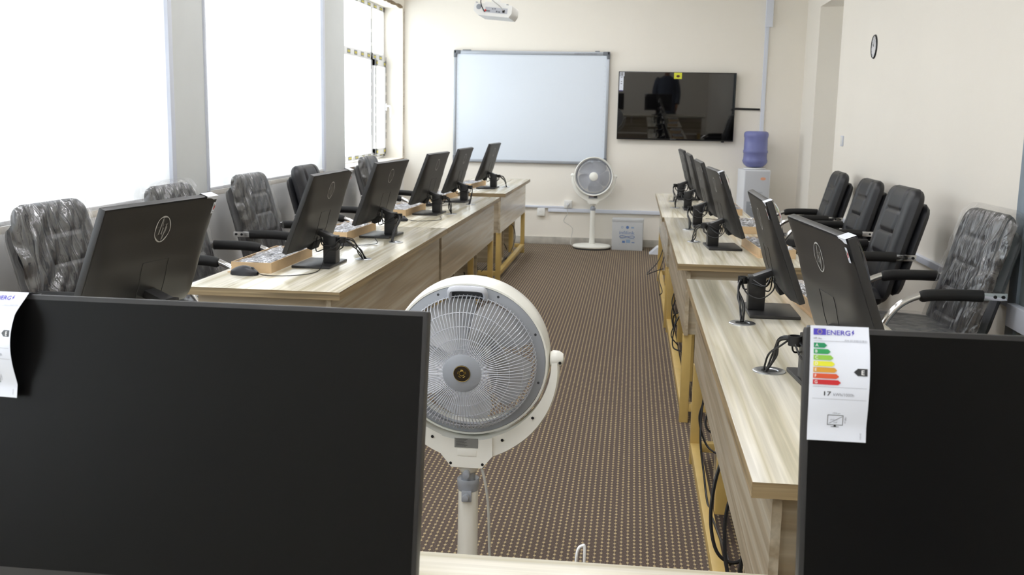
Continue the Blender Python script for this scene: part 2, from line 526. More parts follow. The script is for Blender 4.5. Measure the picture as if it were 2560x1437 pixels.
# wall opposite the windows with a deep doorway
DY0, DY1, DZ = 9.315, 10.46, 2.48
mb = MB()
mb.span((XR, YF, 0), (XR + .42, DY0, ZC)); mb.span((XR, DY1, 0), (XR + .42, YB, ZC)); mb.span((XR, DY0, DZ), (XR + .42, DY1, ZC))
struct('wall_right', mb, 'wall')
mb = MB(); mb.span((XR + .36, DY0, 0), (XR + .41, DY1, DZ - .02), .004)
mb.span((XR + .35, DY0 + .12, 1.1), (XR + .36, DY1 - .12, DZ - .2), .004); mb.span((XR + .35, DY0 + .12, .15), (XR + .36, DY1 - .12, .98), .004)
dr = struct('door_1', mb, 'white')
MB().tube([(XR + .35, DY0 + .08, 1.02), (XR + .30, DY0 + .08, 1.02), (XR + .30, DY0 + .2, 1.02)], .009).build('door_handle', 'steel', dr)
# skirting
struct('baseboard_back', MB().span((XL, YB - .015, 0), (XR, YB, .08), .002), 'marble')
struct('baseboard_right', MB().span((XR - .015, YF, 0), (XR, DY0 - .001, .08), .002), 'marble')
struct('baseboard_left', MB().span((XL, YF, 0), (XL + .015, YB - .02, .08), .002), 'marble')
# rough plaster corner bead along the window reveal
mb = MB()
for k in range(60):
    z = SILL + .02 + k * (WTOP - SILL - .02) / 60
    if 1.02 < z < 1.25 : continue
    w = .006 + random.random() * .008
    mb.box((XL - .002, YB - .004, z + .012), (w, .006, .02 + random.random() * .01))
struct('trim_1', mb, 'bead')
mb = MB()
for k in range(90):
    y = 8.95 + k * 2.2 / 90
    mb.box((XL + .001, y, WTOP + .004), (.012, .026, .018 + random.random() * .022))
struct('trim_2', mb, 'bead')

# windows: white plastic frames, glass, sill; blinds on the two nearer ones
XG = XL - .235
def window(n, y0, y1, sash=True):
    fr = MB(); z0, z1 = SILL + .012, WTOP
    fw = .055
    fr.span((XG - .035, y0, z0), (XG + .035, y1, z0 + fw), .004); fr.span((XG - .035, y0, z1 - fw), (XG + .035, y1, z1), .004)
    fr.span((XG - .035, y0, z0), (XG + .035, y0 + fw, z1), .004); fr.span((XG - .035, y1 - fw, z0), (XG + .035, y1, z1), .004)
    ym = y1 - .53; zt = 1.965
    fr.span((XG - .03, y0, zt - .04), (XG + .03, y1, zt + .04), .004)
    fr.span((XG - .03, ym - .04, z0), (XG + .03, ym + .04, z1), .004)
    y2 = y0 + .53
    fr.span((XG - .03, y2 - .04, z0), (XG + .03, y2 + .04, z1), .004)
    w = struct('window_%d' % n, fr, 'upvc')
    MB().span((XG - .006, y0 + .03, z0 + .03), (XG + .006, y1 - .03, z1 - .03)).build('glass', 'glass', w)
    s = MB(); a, b_ = ym + .025, y1 - .035; c, d = z0 + .03, zt - .025
    for (p, q) in (((a, c), (b_, c + .07)), ((a, d - .07), (b_, d)), ((a, c), (a + .065, d)), ((b_ - .065, c), (b_, d))):
        s.span((XG + .02, p[0], p[1]), (XG + .06, q[0], q[1]), .004)
    sa = s.build('sash', 'upvc', w)
    h = MB(); h.box((XG + .068, b_ - .03, 1.45), (.018, .028, .075), .004)
    h.tube(spline([(XG + .075, b_ - .03, 1.46), (XG + .11, b_ - .03, 1.46), (XG + .118, b_ - .03, 1.43), (XG + .118, b_ - .025, 1.34)]), .010, 8)
    h.build('window_handle', 'upvc', sa)
    # protective film strips still on the frame
    t = MB()
    for k in range(9):
        y = y0 + .12 + k * .25
        for zz in (zt,): t.box((XG + .031, y, zz), (.002, .11, .045))
        t.box((XG + .036, y, z0 + .03), (.002, .12, .035)); t.box((XG + .036, y, z1 - .03), (.002, .12, .035))
    for zz in (c + .035, d - .035):
        t.box((XG + .061, a + .07, zz), (.002, .07, .05)); t.box((XG + .061, b_ - .07, zz), (.002, .07, .05))
    for k in range(9):
        zz = z0 + .2 + k * .1
        t.box((XG + .061, a + .005, zz + .0), (.002, .012, .07)); t.box((XG + .061, b_ - .004, zz + .03), (.003, .012, .07))
        t.box((XG + .032, ym - .03, zz * 1.35 - .3), (.002, .012, .1))
    tp = t.build('film_strip', 'tape', w)
    t = MB()
    for k in range(9):
        y = y0 + .12 + k * .25
        t.box((XG + .0325, y, zt), (.002, .08, .02)); t.box((XG + .0375, y, z0 + .03), (.002, .09, .016)); t.box((XG + .0375, y, z1 - .03), (.002, .09, .016))
    for zz in (c + .035, d - .035):
        t.box((XG + .0625, a + .07, zz), (.002, .055, .024)); t.box((XG + .0625, b_ - .07, zz), (.002, .055, .024))
    t.build('print_strip', 'tapey', w)
    sl = MB(); sl.span((XL - .33, y0, SILL - .03), (XL + (.012 if n == 5 else 0), y1, SILL), .003)
    si = sl.build('window_sill', 'sillm', w)
    if n == 5: MB().span((XL + .012, y0, SILL - .034), (XL + .018, y1, SILL - .002)).build('sill_edge', 'sille', si)
    return w
for i, (a, b_) in enumerate(WINS):
    window(i + 1, a, b_)
# exterior wall skin below and around is the wall itself; blinds hang flush with the wall face
def blind(y0, y1, label):
    t = thing('roller_blind', label, 'blind', (XL, (y0 + y1) / 2, SILL))
    w = (y1 - y0) / 2
    f = MB()
    def fn(u, v):
        return (-.006 + .0035 * math.sin(u * 23) * math.sin(u * 7 + 1), -w + 2 * w * u, .004 + (WTOP - SILL - .005) * v)
    f.grid(fn, 60, 4)
    f.build('fabric', 'blind', t)
    MB().box((-.004, 0, .012), (.014, 2 * w - .01, .02), .004).build('bottom_bar', 'upvc', t)
    MB().span((-.02, -w - .02, 0), (.012, -w, WTOP - SILL), .002).build('side_guide', 'trunk', t)
    MB().span((-.02, w, 0), (.012, w + .05, WTOP - SILL), .003).build('side_guide', 'trunk', t)
blind(2.97, 5.42, 'wide white blind over the nearest window, with a pale guide along its side')
blind(5.92, 8.235, 'white blind between the two grey piers, behind the plastic-wrapped chairs')

# ceiling panel lamps (above the picture's top edge)
def emit(name, col, st):
    m = bpy.data.materials.new(name); m.use_nodes = True
    b = m.node_tree.nodes['Principled BSDF']
    b.inputs['Base Color'].default_value = (.8, .8, .8, 1)
    b.inputs['Emission Color'].default_value = col; b.inputs['Emission Strength'].default_value = st
    return m
M_['lamp'] = emit('lit lamp diffuser', (.97, .97, 1.0, 1), 7.0)
for x in (-1.4, -.35):
    for y in (-1.6, 1.0, 3.7, 6.4, 9.1):
        t = thing('ceiling_light', 'square white ceiling panel light above the desks', 'lamp', (x, y, ZC), 0, 'ceiling panel lights')
        f = MB()
        for q in (-1, 1):
            f.span((q * .30, -.32, -.05), (q * .32, .32, 0)); f.span((-.30, q * .30, -.05), (.30, q * .32, 0))
        f.build('frame', 'upvc', t)
        MB().span((-.30, -.30, -.04), (.30, .30, -.035)).build('diffuser', 'lamp', t)

# ------------------------------------------------------------------ desks
DT = 0.75
def desk(xe, y0, y1, side, label, holders=(0.3, 0.72)):
    """xe: aisle edge, side=+1 when the desk extends to larger x"""
    L = y1 - y0
    t = thing('computer_desk', label, 'desk', (xe, (y0 + y1) / 2, 0), 0, 'computer desks along the aisle')
    h = L / 2; s = side
    X = lambda v: v * s
    tp = MB().span((X(0), -h, DT - .0302), (X(.59), h, DT), .0012).build('desk_top', 'top', t)
    for q in (-1, 1): MB().span((X(.0), q * h, DT - .03), (X(.59), q * (h + .0012), DT - .0008)).build('edge_band', 'edgex', tp)
    MB().span((X(-.0012), -h, DT - .03), (X(0), h, DT - .0008)).build('edge_band', 'edge', tp)
    MB().span((X(.042), -h + .035, .415), (X(.060), h - .035, DT - .0305)).build('front_panel', 'apron', t)
    for q in (-1, 1):
        yy = q * (h - .075)
        MB().span((X(.0605), yy - .009, .415), (X(.56), yy + .009, DT - .0305)).build('end_panel', 'apronx', t)
    for q in (-1, 1):
        for x in (.04, .52):
            MB().span((X(x), q * (h - .05), 0), (X(x + .04), q * (h - .09), .4148), .002).build('leg', 'yellow', t)
        MB().span((X(.0802), q * (h - .052), .052), (X(.5198), q * (h - .088), .09), .002).build('end_rail', 'yellow', t)
    MB().span((X(.041), -h + .0902, .052), (X(.079), h - .0902, .09), .002).build('foot_rail', 'yellow', t)
    for k in holders:
        yc = -h + L * k
        c = MB()
        c.span((X(.10), yc - .14, .10), (X(.52), yc - .122, .719)); c.span((X(.10), yc + .122, .10), (X(.52), yc + .14, .719))
        c.span((X(.10), yc - .122, .10), (X(.52), yc + .122, .118))
        c.build('tower_holder', 'apronx', t)
        MB().span((X(.0802), yc - .19, .09), (X(.12), yc - .15, .7195), .002).build('upright', 'yellow', t)
    return t
desk(-1.03, 3.544, 5.733, -1, 'zebra-laminate desk in the window row, its end nearest the foreground fan')
desk(-1.03, 5.737, 8.05, -1, 'zebra-laminate desk in the middle of the window row, beside a dark slot')
desk(-1.035, 8.43, 10.5, -1, 'farthest zebra-laminate desk in the window row, carrying one monitor by the whiteboard')
desk(-1.03, 1.75, 3.12, -1, 'desk in the window row hidden below the big black screen at the near end', (0.5,))
desk(.236, 1.80, 4.166, 1, 'long zebra-laminate desk opposite the windows, nearest the camera, with a large cable ring')
desk(.219, 4.61, 6.79, 1, 'zebra-laminate desk in the middle of the row opposite the windows')
desk(.208, 6.794, 8.96, 1, 'farthest zebra-laminate desk opposite the windows, below the television')
# the desk across the front, carrying the two big screens
t = thing('computer_desk', 'pale laminate desk in the foreground under the two big black screens', 'desk', (0.05, 1.09, 0))
MB().span((-1.35, -.324, DT - .0302), (1.35, .324, DT), .0012).build('desk_top', 'topx', t)
MB().span((-1.28, .25, .415), (1.28, .268, DT - .0305)).build('front_panel', 'apronx', t)
for x in (-1.27, 1.23):
    for y in (-.28, .205): MB().span((x, y, 0), (x + .04, y + .04, DT - .0305), .002).build('leg', 'yellow', t)
    MB().span((x + .002, -.238, .052), (x + .038, .203, .09), .002).build('end_rail', 'yellow', t)

# ------------------------------------------------------------------ monitors
PW, PL = 0.54, 0.338
def energy_label(mbp, Mp, W_=.061, H=.1225, x0=-.2655, bow=.012, lift_r=.004):
    """printed paper sheet folded over the top edge; Mp = panel frame (x right seen from behind negative...)"""
    # panel frame: x to the panel's own right seen from the FRONT is +x, y backwards, z up from the top edge
    def sheet(u, v, o=0.0):
        q = min(max(v / H, 0), 1)
        k = min(max(u / W_, 0), 1)
        out = .002 + bow * math.sin(PI * min(q * 1.15, 1.0)) * (0.35 + 0.65 * k) + lift_r * k * min(q * 5, 1)
        return Mp @ Vector((x0 + u, -out - o, -v + .0012 + (.0006 if q < .02 else 0)))
    fn = lambda u, v: sheet(u, v, .0005)
    mbp.grid(lambda a, b_: sheet(W_ * a, H * b_), 12, 24, None, 0)
    mbp.grid(lambda a, b_: Mp @ Vector((x0 + W_ * a, -.002 + .026 * b_, .0016)), 4, 4, None, 0)
    mbp.grid(lambda a, b_: Mp @ Vector((x0 + W_ * a, .0225, .0016 - .012 * b_)), 4, 2, None, 0)
    sx = W_ / 150.0; sy_ = H / 288.0      # photo pixels to metres
    def R(x0_, y0_, x1_, y1_, mi): quad(mbp, fn, x0_ * sx, y0_ * sy_, x1_ * sx, y1_ * sy_, mi, 3, 3)
    def txt(s, x, y, h, mi, w=None, bold=0.0, rot=False): put_text(mbp, s, fn, x * sx, y * sy_, h * sx * 1.38, mi, bold, w * sx if w else None, rot)
    # mats: 0 paper 1 blue 2 gold 3 black 4 grey 5.. arrows A-G 12 white
    R(8, 6, 40, 22, 1)
    for k in range(12):
        a = 2 * PI * k / 12
        cx, cy_ = 24 + 5.5 * math.cos(a), 14 + 5.5 * math.sin(a)
        quad(mbp, lambda u, v: sheet(u, v, .0009), (cx - .8) * sx, (cy_ - .8) * sy_, (cx + .8) * sx, (cy_ + .8) * sy_, 2)
    txt('ENERG', 42, 21, 13, 1, 60, .012)
    z = [(109, 8), (105, 15), (108.5, 15), (106, 22), (113, 13.5), (109.5, 13.5), (112, 8)]
    mbp.add([fn(a * sx, b_ * sy_) for a, b_ in z], [tuple(range(7))], None, 1)
    txt('HP, Inc.', 9, 33, 5, 3, 21); txt('P24v G5 (HSD-0138-K)', 88, 36, 4.5, 4, 56)
    R(9, 37, 144, 37.7, 4)
    ws = [34, 43, 50, 54, 60, 65, 70]
    for i, (c, w_) in enumerate(zip('ABCDEFG', ws)):
        y = 42 + i * 15.4; hh = 12.4
        a = [(9, y), (9 + w_ - 7, y), (9 + w_, y + hh / 2), (9 + w_ - 7, y + hh), (9, y + hh)]
        mbp.add([fn(p * sx, q * sy_) for p, q in a], [(0, 1, 2, 3, 4)], None, 5 + i)
        put_text(mbp, c, lambda u, v: sheet(u, v, .0009), 13 * sx, (y + 9.6) * sy_, 8.6 * sx * 1.3, 12, .01)
    a = [(144, 103), (120, 103), (110, 112), (120, 121), (144, 121)]
    mbp.add([fn(p * sx, q * sy_) for p, q in a], [(0, 1, 2, 3, 4)], None, 3)
    put_text(mbp, 'E', lambda u, v: sheet(u, v, .0009), 129 * sx, 118 * sy_, 12.5 * sx * 1.38, 12, .012)
    R(9, 152, 144, 152.7, 4); R(9, 182, 144, 182.7, 4)
    txt('17', 38, 174, 11.5, 3, 18, .012); txt('kWh/1000h', 62, 174, 8, 4, 51)
    # little television drawing
    for q in ((50, 222, 90, 223.4), (50, 246.6, 90, 248), (50, 222, 51.4, 248), (88.6, 222, 90, 248), (67, 248, 73, 252), (60, 251.4, 80, 252.8)): R(*q, 3)
    ln = [(53, 244), (54, 245), (88, 226), (87, 225)]
    mbp.add([fn(p * sx, q * sy_) for p, q in ln], [(0, 1, 2, 3)], None, 4)
    txt('1920 px', 63, 219.5, 4.2, 4, 19); txt('1080 px', 94, 226, 4.2, 4, 18, rot=True)
    txt('60,45 cm', 58, 236, 4, 4, 18); txt('23,8"', 66, 243, 4, 4, 10)
    txt('2019/2013', 134, 265, 4, 4, 17, rot=True)
LABEL_MATS = ['paper', 'blue', 'gold', 'black_ink', 'grey_ink', 'gA', 'gB', 'gC', 'gD', 'gE', 'gF', 'gG', 'white_ink']

def bulge(t):
    K = [(0, .002), (.06, .004), (.25, .010), (.5, .019), (.72, .026), (.88, .027), (.96, .018), (1, .003)]
    for (a, p), (b_, q) in zip(K, K[1:]):
        if a <= t <= b_:
            f = (t - a) / (b_ - a); f = f * f * (3 - 2 * f)
            return p + (q - p) * f
    return .003
_mon = {}
def monitor(loc, rz, label, tilt=.355, energy=False, sticker=True, group='black monitors on the desks', cables=(), lab=None):
    t = thing('computer_monitor', label, 'monitor', loc, rz, group)
    s, c = tilt, math.sqrt(1 - tilt * tilt)
    d = Vector((0, -s, -c)); n = Vector((0, -c, s))
    TT = Vector((0, .05, .397)) if tilt > .3 else Vector((0, -.005, .4205))
    # panel frame: x = -x of the user's right?  user looks along +y, so user's right is +x
    Mp = Matrix(((1, -n.x, -d.x, TT.x), (0, -n.y, -d.y, TT.y), (0, -n.z, -d.z, TT.z), (0, 0, 0, 1)))
    key = round(tilt, 3)
    if key not in _mon:
        me = {}
        def keep(nm, o): me[nm] = o; return o
        keep('housing', MB().span((-PW / 2, .0, -PL), (PW / 2, .02, 0), .0035, Mp).build('housing', 'blk', t))
        keep('screen', MB().span((-PW / 2 + .006, -.0006, -PL + .018), (PW / 2 - .006, .002, -.006), 0, Mp).build('screen', 'screen', t))
        def bk(u, v):
            x = (u - .5) * (PW - .008)
            e = 1 - abs(2 * u - 1) ** 14
            return (x, .0205 + bulge(v) * e, -.003 - v * (PL - .006))
        bc = MB()
        bc.grid(bk, 40, 30, Mp)
        keep('back_cover', bc.build('back_cover', 'blk', t, 60))
        sf = lambda x, z: Mp @ Vector((x, .0208 + bulge((-z - .003) / (PL - .006)), z))
        v = MB()
        for (a, b_) in (((-.062, -.165), (.062, -.165)), ((.062, -.165), (.062, -.283)), ((.062, -.283), (-.062, -.283)), ((-.062, -.283), (-.062, -.165))):
            v.tube([sf(a[0] + (b_[0] - a[0]) * k / 8, a[1] + (b_[1] - a[1]) * k / 8) for k in range(9)], .0007, 4)
        keep('cover_seam', v.build('cover_seam', 'line', t))
        hr = MB(); hr.prism([(.03, -.300), (.0495, -.296), (.0495, -.334), (.03, -.334)], -.05, .05, 0, Mp)
        keep('hinge_recess', hr.build('hinge_recess', 'dark', t))
        lg = MB()
        def lf(x, y): # coordinates on the back seen from behind
            return sf(-x, -.075 + y)
        R = .0375
        for k in range(36):
            a0, a1 = 2 * PI * k / 36, 2 * PI * (k + 1) / 36
            w0 = .0035 + .0012 * math.sin(5 * a0); w1 = .0035 + .0012 * math.sin(5 * a1)
            vs = [lf(R * math.cos(a0), R * math.sin(a0)), lf(R * math.cos(a1), R * math.sin(a1)), lf((R - w1) * math.cos(a1), (R - w1) * math.sin(a1)), lf((R - w0) * math.cos(a0), (R - w0) * math.sin(a0))]
            vs = [p - Vector(n) * .0008 for p in vs]
            lg.add(vs, [(0, 1, 2, 3)], None, 0)
        def stroke(x0, y0, x1, y1, w):
            vs = [lf(x0 - w / 2, y0), lf(x0 + w / 2, y0), lf(x1 + w / 2, y1), lf(x1 - w / 2, y1)]
            lg.add([p - Vector(n) * .0008 for p in vs], [(0, 1, 2, 3)], None, 1)
        stroke(-.016, -.014, -.004, .030, .005); stroke(-.004, -.014, .001, .004, .005); stroke(-.010, .007, .000, .007, .004)
        stroke(.004, -.030, .016, .014, .005); stroke(.012, -.012, .017, .006, .005); stroke(.009, .012, .018, .012, .004)
        stroke(-.028, .006, .026, .016, .003); stroke(-.024, -.016, .020, -.006, .002); stroke(.002, -.034, -.002, .034, .002)
        keep('logo_badge', lg.build('logo_badge', ['mark', 'marku'], t, fix=False))
        me['logo_badge']['label'] = 'round logo badge under crinkled clear film'
        arm = MB(); arm.box((0, .026, .128), (.052, .105, .022), .004, Matrix.Translation((0, 0, 0)) @ T3(0, .026, .128) @ RX(-.38) @ T3(0, -.026, -.128))
        arm.tube([(-.03, -.012, .142), (.03, -.012, .142)], .014, 12)
        keep('hinge_arm', arm.build('hinge_arm', 'blk2', t))
        keep('column', MB().span((-.029, .022, .0115), (.029, .078, .125), .004).build('column', 'blk2', t))
        keep('foot_plate', MB().span((-.125, -.083, 0), (.125, .081, .0112), .003).build('foot_plate', 'blk', t))
        rg = MB(); rg.lathe([(.013, -.012), (.0165, -.012), (.0165, .012), (.013, .012)], 20, T3(0, .096, .108), closed=True)
        keep('cable_clip', rg.build('cable_clip', 'blk2', t))
        _mon[key] = me
    else:
        for nm, src in _mon[key].items():
            o = src.copy(); COL.objects.link(o); o.parent = t
    if sticker:
        m = MB(); f = lambda u, v: Mp @ Vector((-.262 + u, .0242 + bulge(.12) * .2, -.018 - v))
        quad(m, f, 0, 0, .015, .036, 0)
        g = lambda u, v: f(u, v) - n * .0006
        for i, (poly, mi) in enumerate((([(.003, .010), (.006, .006), (.008, .016), (.006, .018)], 2), ([(.006, .018), (.012, .008), (.013, .016), (.010, .024), (.006, .024)], 1), ([(.004, .030), (.012, .030), (.012, .032), (.004, .032)], 3))):
            m.add([g(.015 - a, b_) for a, b_ in poly], [tuple(range(len(poly)))], None, mi)
        m.build('quality_sticker', ['paper', 'red', 'green', 'grey_ink'], t, fix=False)['label'] = 'small white sticker with a red and green mark'
    if cables:
        lp = []
        for k, q in enumerate((-1, 1)):
            lp = [(q * .02, -.005, .125), (q * .05, .0, .085 - .02 * k), (q * .055, .04, .055 + .02 * k), (q * .04, .085, .07), (q * .012, .1, .105)]
            MB().tube(spline(lp, 8), .0024, 6).build('cable', 'cable', t)
    if energy:
        m = MB(); energy_label(m, Mp, **(lab or {}))
        m.build('energy_label', LABEL_MATS, t, fix=False, smooth=60)['label'] = 'white energy label with coloured arrows'
    for i, pts in enumerate(cables):
        MB().tube(spline(pts, 8), .0026 if i % 2 else .0033, 6).build('cable', 'cable', t)
    return t

def desk_cables(gx, gy, seed):
    """cables in monitor space from the hinge through the clip to the cable ring at (gx, gy)"""
    rnd = random.Random(seed)
    out = []
    for k in range(4):
        j = lambda s=.019: (rnd.random() - .5) * 2 * s
        sidx = .03 if k % 2 else -.03
        out.append([(sidx + j(), .01, .12 + j()), (sidx * 1.6 + j(), .03, .085 + j(.015)), (sidx + j(), .07, .095 + j()), (j(.008), .096, .112), (j(.01) + gx * .35, .12 + (gy - .12) * .35, .085 + j()),
                    (gx * .75 + j(.015), .1 + (gy - .1) * .8 + j(.01), .035 + abs(j(.02))), (gx + j(.008), gy + j(.008), .0045)])
    return out
def grommet(x, y, r, label):
    t = thing('cable_ring', label, 'cable ring', (x, y, DT), 0, 'metal cable rings in the desk tops')
    MB().lathe([(r * .52, .0004), (r * .56, .0030), (r * .9, .0040), (r, .0022), (r, .0)], 32).build('rim', 'steel', t)
    MB().lathe([(r * .55, .0006), (.0001, .0007)], 24).build('opening', 'dark', t)
    return t

LM = [  # x, y, energy label?, ring (x, y), text
    (-1.315, 2.66, True, None, 'nearest monitor of the window row, its round logo badge and back facing the aisle'),
    (-1.30, 4.19, True, (-1.165, 4.39), 'monitor on the near end of the window-row desk, behind the mouse and opened keyboard box'),
    (-1.30, 5.275, False, (-1.165, 5.02), 'second monitor along the window-row desk, its top overlapping the open window'),
    (-1.297, 6.55, False, (-1.155, 6.56), 'third monitor along the window row, left of the interactive whiteboard'),
    (-1.285, 7.555, False, (-1.145, 7.30), 'fourth monitor along the window row, overlapping the corner of the whiteboard'),
    (-1.265, 9.03, False, (-1.13, 9.22), 'smallest, farthest monitor of the window row, in front of the whiteboard'),
]
RM = [
    (.508, 2.54, True, (.371, 2.646), 'large monitor opposite the windows seen from its back, just above the energy label'),
    (.480, 3.49, True, (.366, 3.275), 'monitor opposite the windows standing by the water cooler in view, with a hanging cable bundle'),
    (.465, 5.25, True, (.337, 5.46), 'third monitor opposite the windows, on the near end of the middle desk'),
    (.452, 6.29, False, (.341, 6.06), 'fourth monitor opposite the windows, between two monitors on one desk'),
    (.452, 7.45, False, (.318, 7.53), 'fifth monitor opposite the windows, second from the far end'),
    (.445, 8.40, False, (.326, 8.12), 'farthest monitor opposite the windows, just below the television'),
]
for i, (x, y, en, g, lb) in enumerate(LM):
    cb = ()
    if g:
        gx, gy = g[0] - x, g[1] - y
        cb = desk_cables(gy * 1.0 * -1 * -1, gx, i)   # rz=-90: local x -> -y world, local y -> +x
        cb = [[(-p[0] if k > 3 else p[0], p[1], p[2]) for k, p in enumerate(q)] for q in cb]
    monitor((x, y, DT), -PI / 2 + (-.124, -.015, -.08, -.06, -.03, -.04)[i], lb, energy=en, sticker=i in (0, 1), cables=cb)
    if g: grommet(g[0], g[1], .036, 'flat metal cable ring in the desk top behind the ' + ['', 'nearest', 'second', 'third', 'fourth', 'farthest'][i] + ' window-row monitor')
for i, (x, y, en, g, lb) in enumerate(RM):
    gx, gy = g[0] - x, g[1] - y                      # rz=+90: local x -> +y, local y -> -x
    monitor((x, y, DT), PI / 2 + (.095, .0, .06, .02, .005, .03)[i], lb, energy=en, cables=desk_cables(gy, -gx, 40 + i))
    grommet(g[0], g[1], .042 if i < 2 else .036, ['large cable ring with a thick bundle, beside the energy label', 'silver cable ring below the second monitor opposite the windows', 'cable ring behind the third monitor opposite the windows',
            'cable ring behind the fourth monitor opposite the windows', 'cable ring behind the fifth monitor opposite the windows', 'cable ring behind the farthest monitor opposite the windows'][i])
# the two screens in the foreground, facing the camera
monitor((-.492, 1.125, DT), -.008, 'big black screen filling the lower window-side corner, its energy label cut by the picture edge', tilt=.2, energy=True, group='screens on the foreground desk', lab=dict(bow=.020, lift_r=.012, W_=.058, x0=-.2675))
monitor((.463, 1.125, DT), .0, 'big black screen with the full energy label, nearest the wrapped chair', tilt=.2, energy=True, group='screens on the foreground desk', lab=dict(bow=.010, lift_r=.002))

# ------------------------------------------------------------------ keyboard boxes and mice
def kbox(x, y, rz, label):
    t = thing('keyboard_box', label, 'box', (x, y, DT), rz, 'opened keyboard boxes on the desks')
    w, l, h = .083, .265, .042
    b_ = MB(); b_.span((-w + .004, -l + .004, .0005), (w - .004, l - .004, .004))
    for q in (-1, 1):
        b_.span((q * w, -l, .0), (q * (w - .004), l, h)); b_.span((-w + .0042, q * l, 0), (w - .0042, q * (l - .004), h - .0005))
    b_.span((-w - .012, -l - .01, 0), (-w - .0003, l - .06, .003))
    b_.build('carton', 'card', t)
    kb = MB(); kb.span((-w + .006, -l + .01, .012), (w - .006, l - .01, .028), .003)
    for r in range(5):
        for c in range(17): kb.box((-w + .026 + r * .027, -l + .035 + c * .0285, .031), (.021, .022, .008), .002, seg=1)
    kb.build('keyboard', 'mouse', t)
    rnd = random.Random(int(y * 100))
    ph = [rnd.random() * 6 for _ in range(4)]
    fl = MB()
    fl.grid(lambda u, v: (-w + .005 + (2 * w - .01) * u, -l + .005 + (2 * l - .01) * v, .041 + .006 * math.sin(9 * u + ph[0] + 4 * v) * math.sin(17 * v + ph[1]) + .004 * math.sin(31 * u * v + ph[2])), 30, 70)
    fl.build('plastic_bag', 'film2', t)
    return t
for x, y, rz, lb in [(-1.495, 4.17, .0, 'opened brown keyboard box nearest the fan side, with a mouse in front of it'), (-1.492, 5.29, -.03, 'opened keyboard box beside the second window-row monitor'),
                     (-1.475, 6.58, -.04, 'opened keyboard box beside the third window-row monitor'), (-1.465, 7.80, -.05, 'keyboard box between the fourth and farthest window-row monitors'), (-1.45, 9.18, -.1, 'keyboard box on the farthest window-row desk'),
                     (.73, 2.60, 0, 'keyboard box glimpsed behind the large monitor opposite the windows'), (.685, 3.70, .05, 'brown keyboard box between the two nearest monitors opposite the windows'), (.678, 5.16, .06, 'long keyboard box on the near end of the middle desk opposite the windows'),
                     (.672, 6.2, 0, 'keyboard box half hidden by the third monitor opposite the windows'), (.668, 7.34, 0, 'farther keyboard box in front of the water cooler'), (.665, 8.3, 0, 'keyboard box at the far end of the desk opposite the windows')]:
    kbox(x, y, rz, lb)
def mouse(x, y, rz, label, cord=None):
    t = thing('computer_mouse', label, 'mouse', (x, y, DT), rz, 'black mice on the desks')
    m = MB()
    def fn(u, v):
        a = PI * u; yy = -.055 + .11 * v
        p = math.sin(PI * min(max(v * .92 + .06, 0), 1)) ** .45
        hh = .036 * (math.sin(PI * (.12 + .80 * v)) ** .7)
        return (-.031 * p * math.cos(a), yy, hh * math.sin(a) ** .6 + .001)
    m.grid(fn, 16, 20)
    m.span((-.024, -.045, 0), (.024, .045, .004))
    m.build('shell', 'mouse', t)
    MB().lathe([(.0001, -.004), (.008, -.004), (.009, 0), (.008, .004), (.0001, .004)], 14, T3(0, .032, .024) @ RY(PI / 2)).build('scroll_wheel', 'rubber', t)
    if cord: MB().tube(spline(cord, 8), .0018, 6).build('cord', 'cable', t)
    return t
mouse(-1.50, 3.85, -PI / 2 - .1, 'black mouse in front of the opened keyboard box at the desk end', [(0, .05, .01), (0.01, .10, .004), (-.03, .2, .004), (-.16, .24, .005), (-.24, .235, .05), (-.27, .25, .09)])
mouse(-1.39, 4.83, -PI / 2 - .2, 'black mouse just behind the nearest desk-end monitor stand by the windows', [(0, .05, .01), (-.02, .09, .004), (-.12, .13, .004), (-.2, .08, .02)])
mouse(-1.385, 6.045, -PI / 2 - .1, 'black mouse behind the second window-row monitor stand', [(0, .05, .01), (0, .12, .004), (-.12, .22, .004), (-.3, .17, .01)])
mouse(-1.44, 7.09, -PI / 2, 'black mouse behind the third window-row monitor stand', [(0, .05, .01), (0, .1, .004), (-.1, .15, .004)])
mouse(.66, 6.78, PI / 2 + .8, 'black mouse beyond the keyboard box opposite the windows', [(0, .05, .01), (0.02, .1, .004), (.1, .15, .004)])

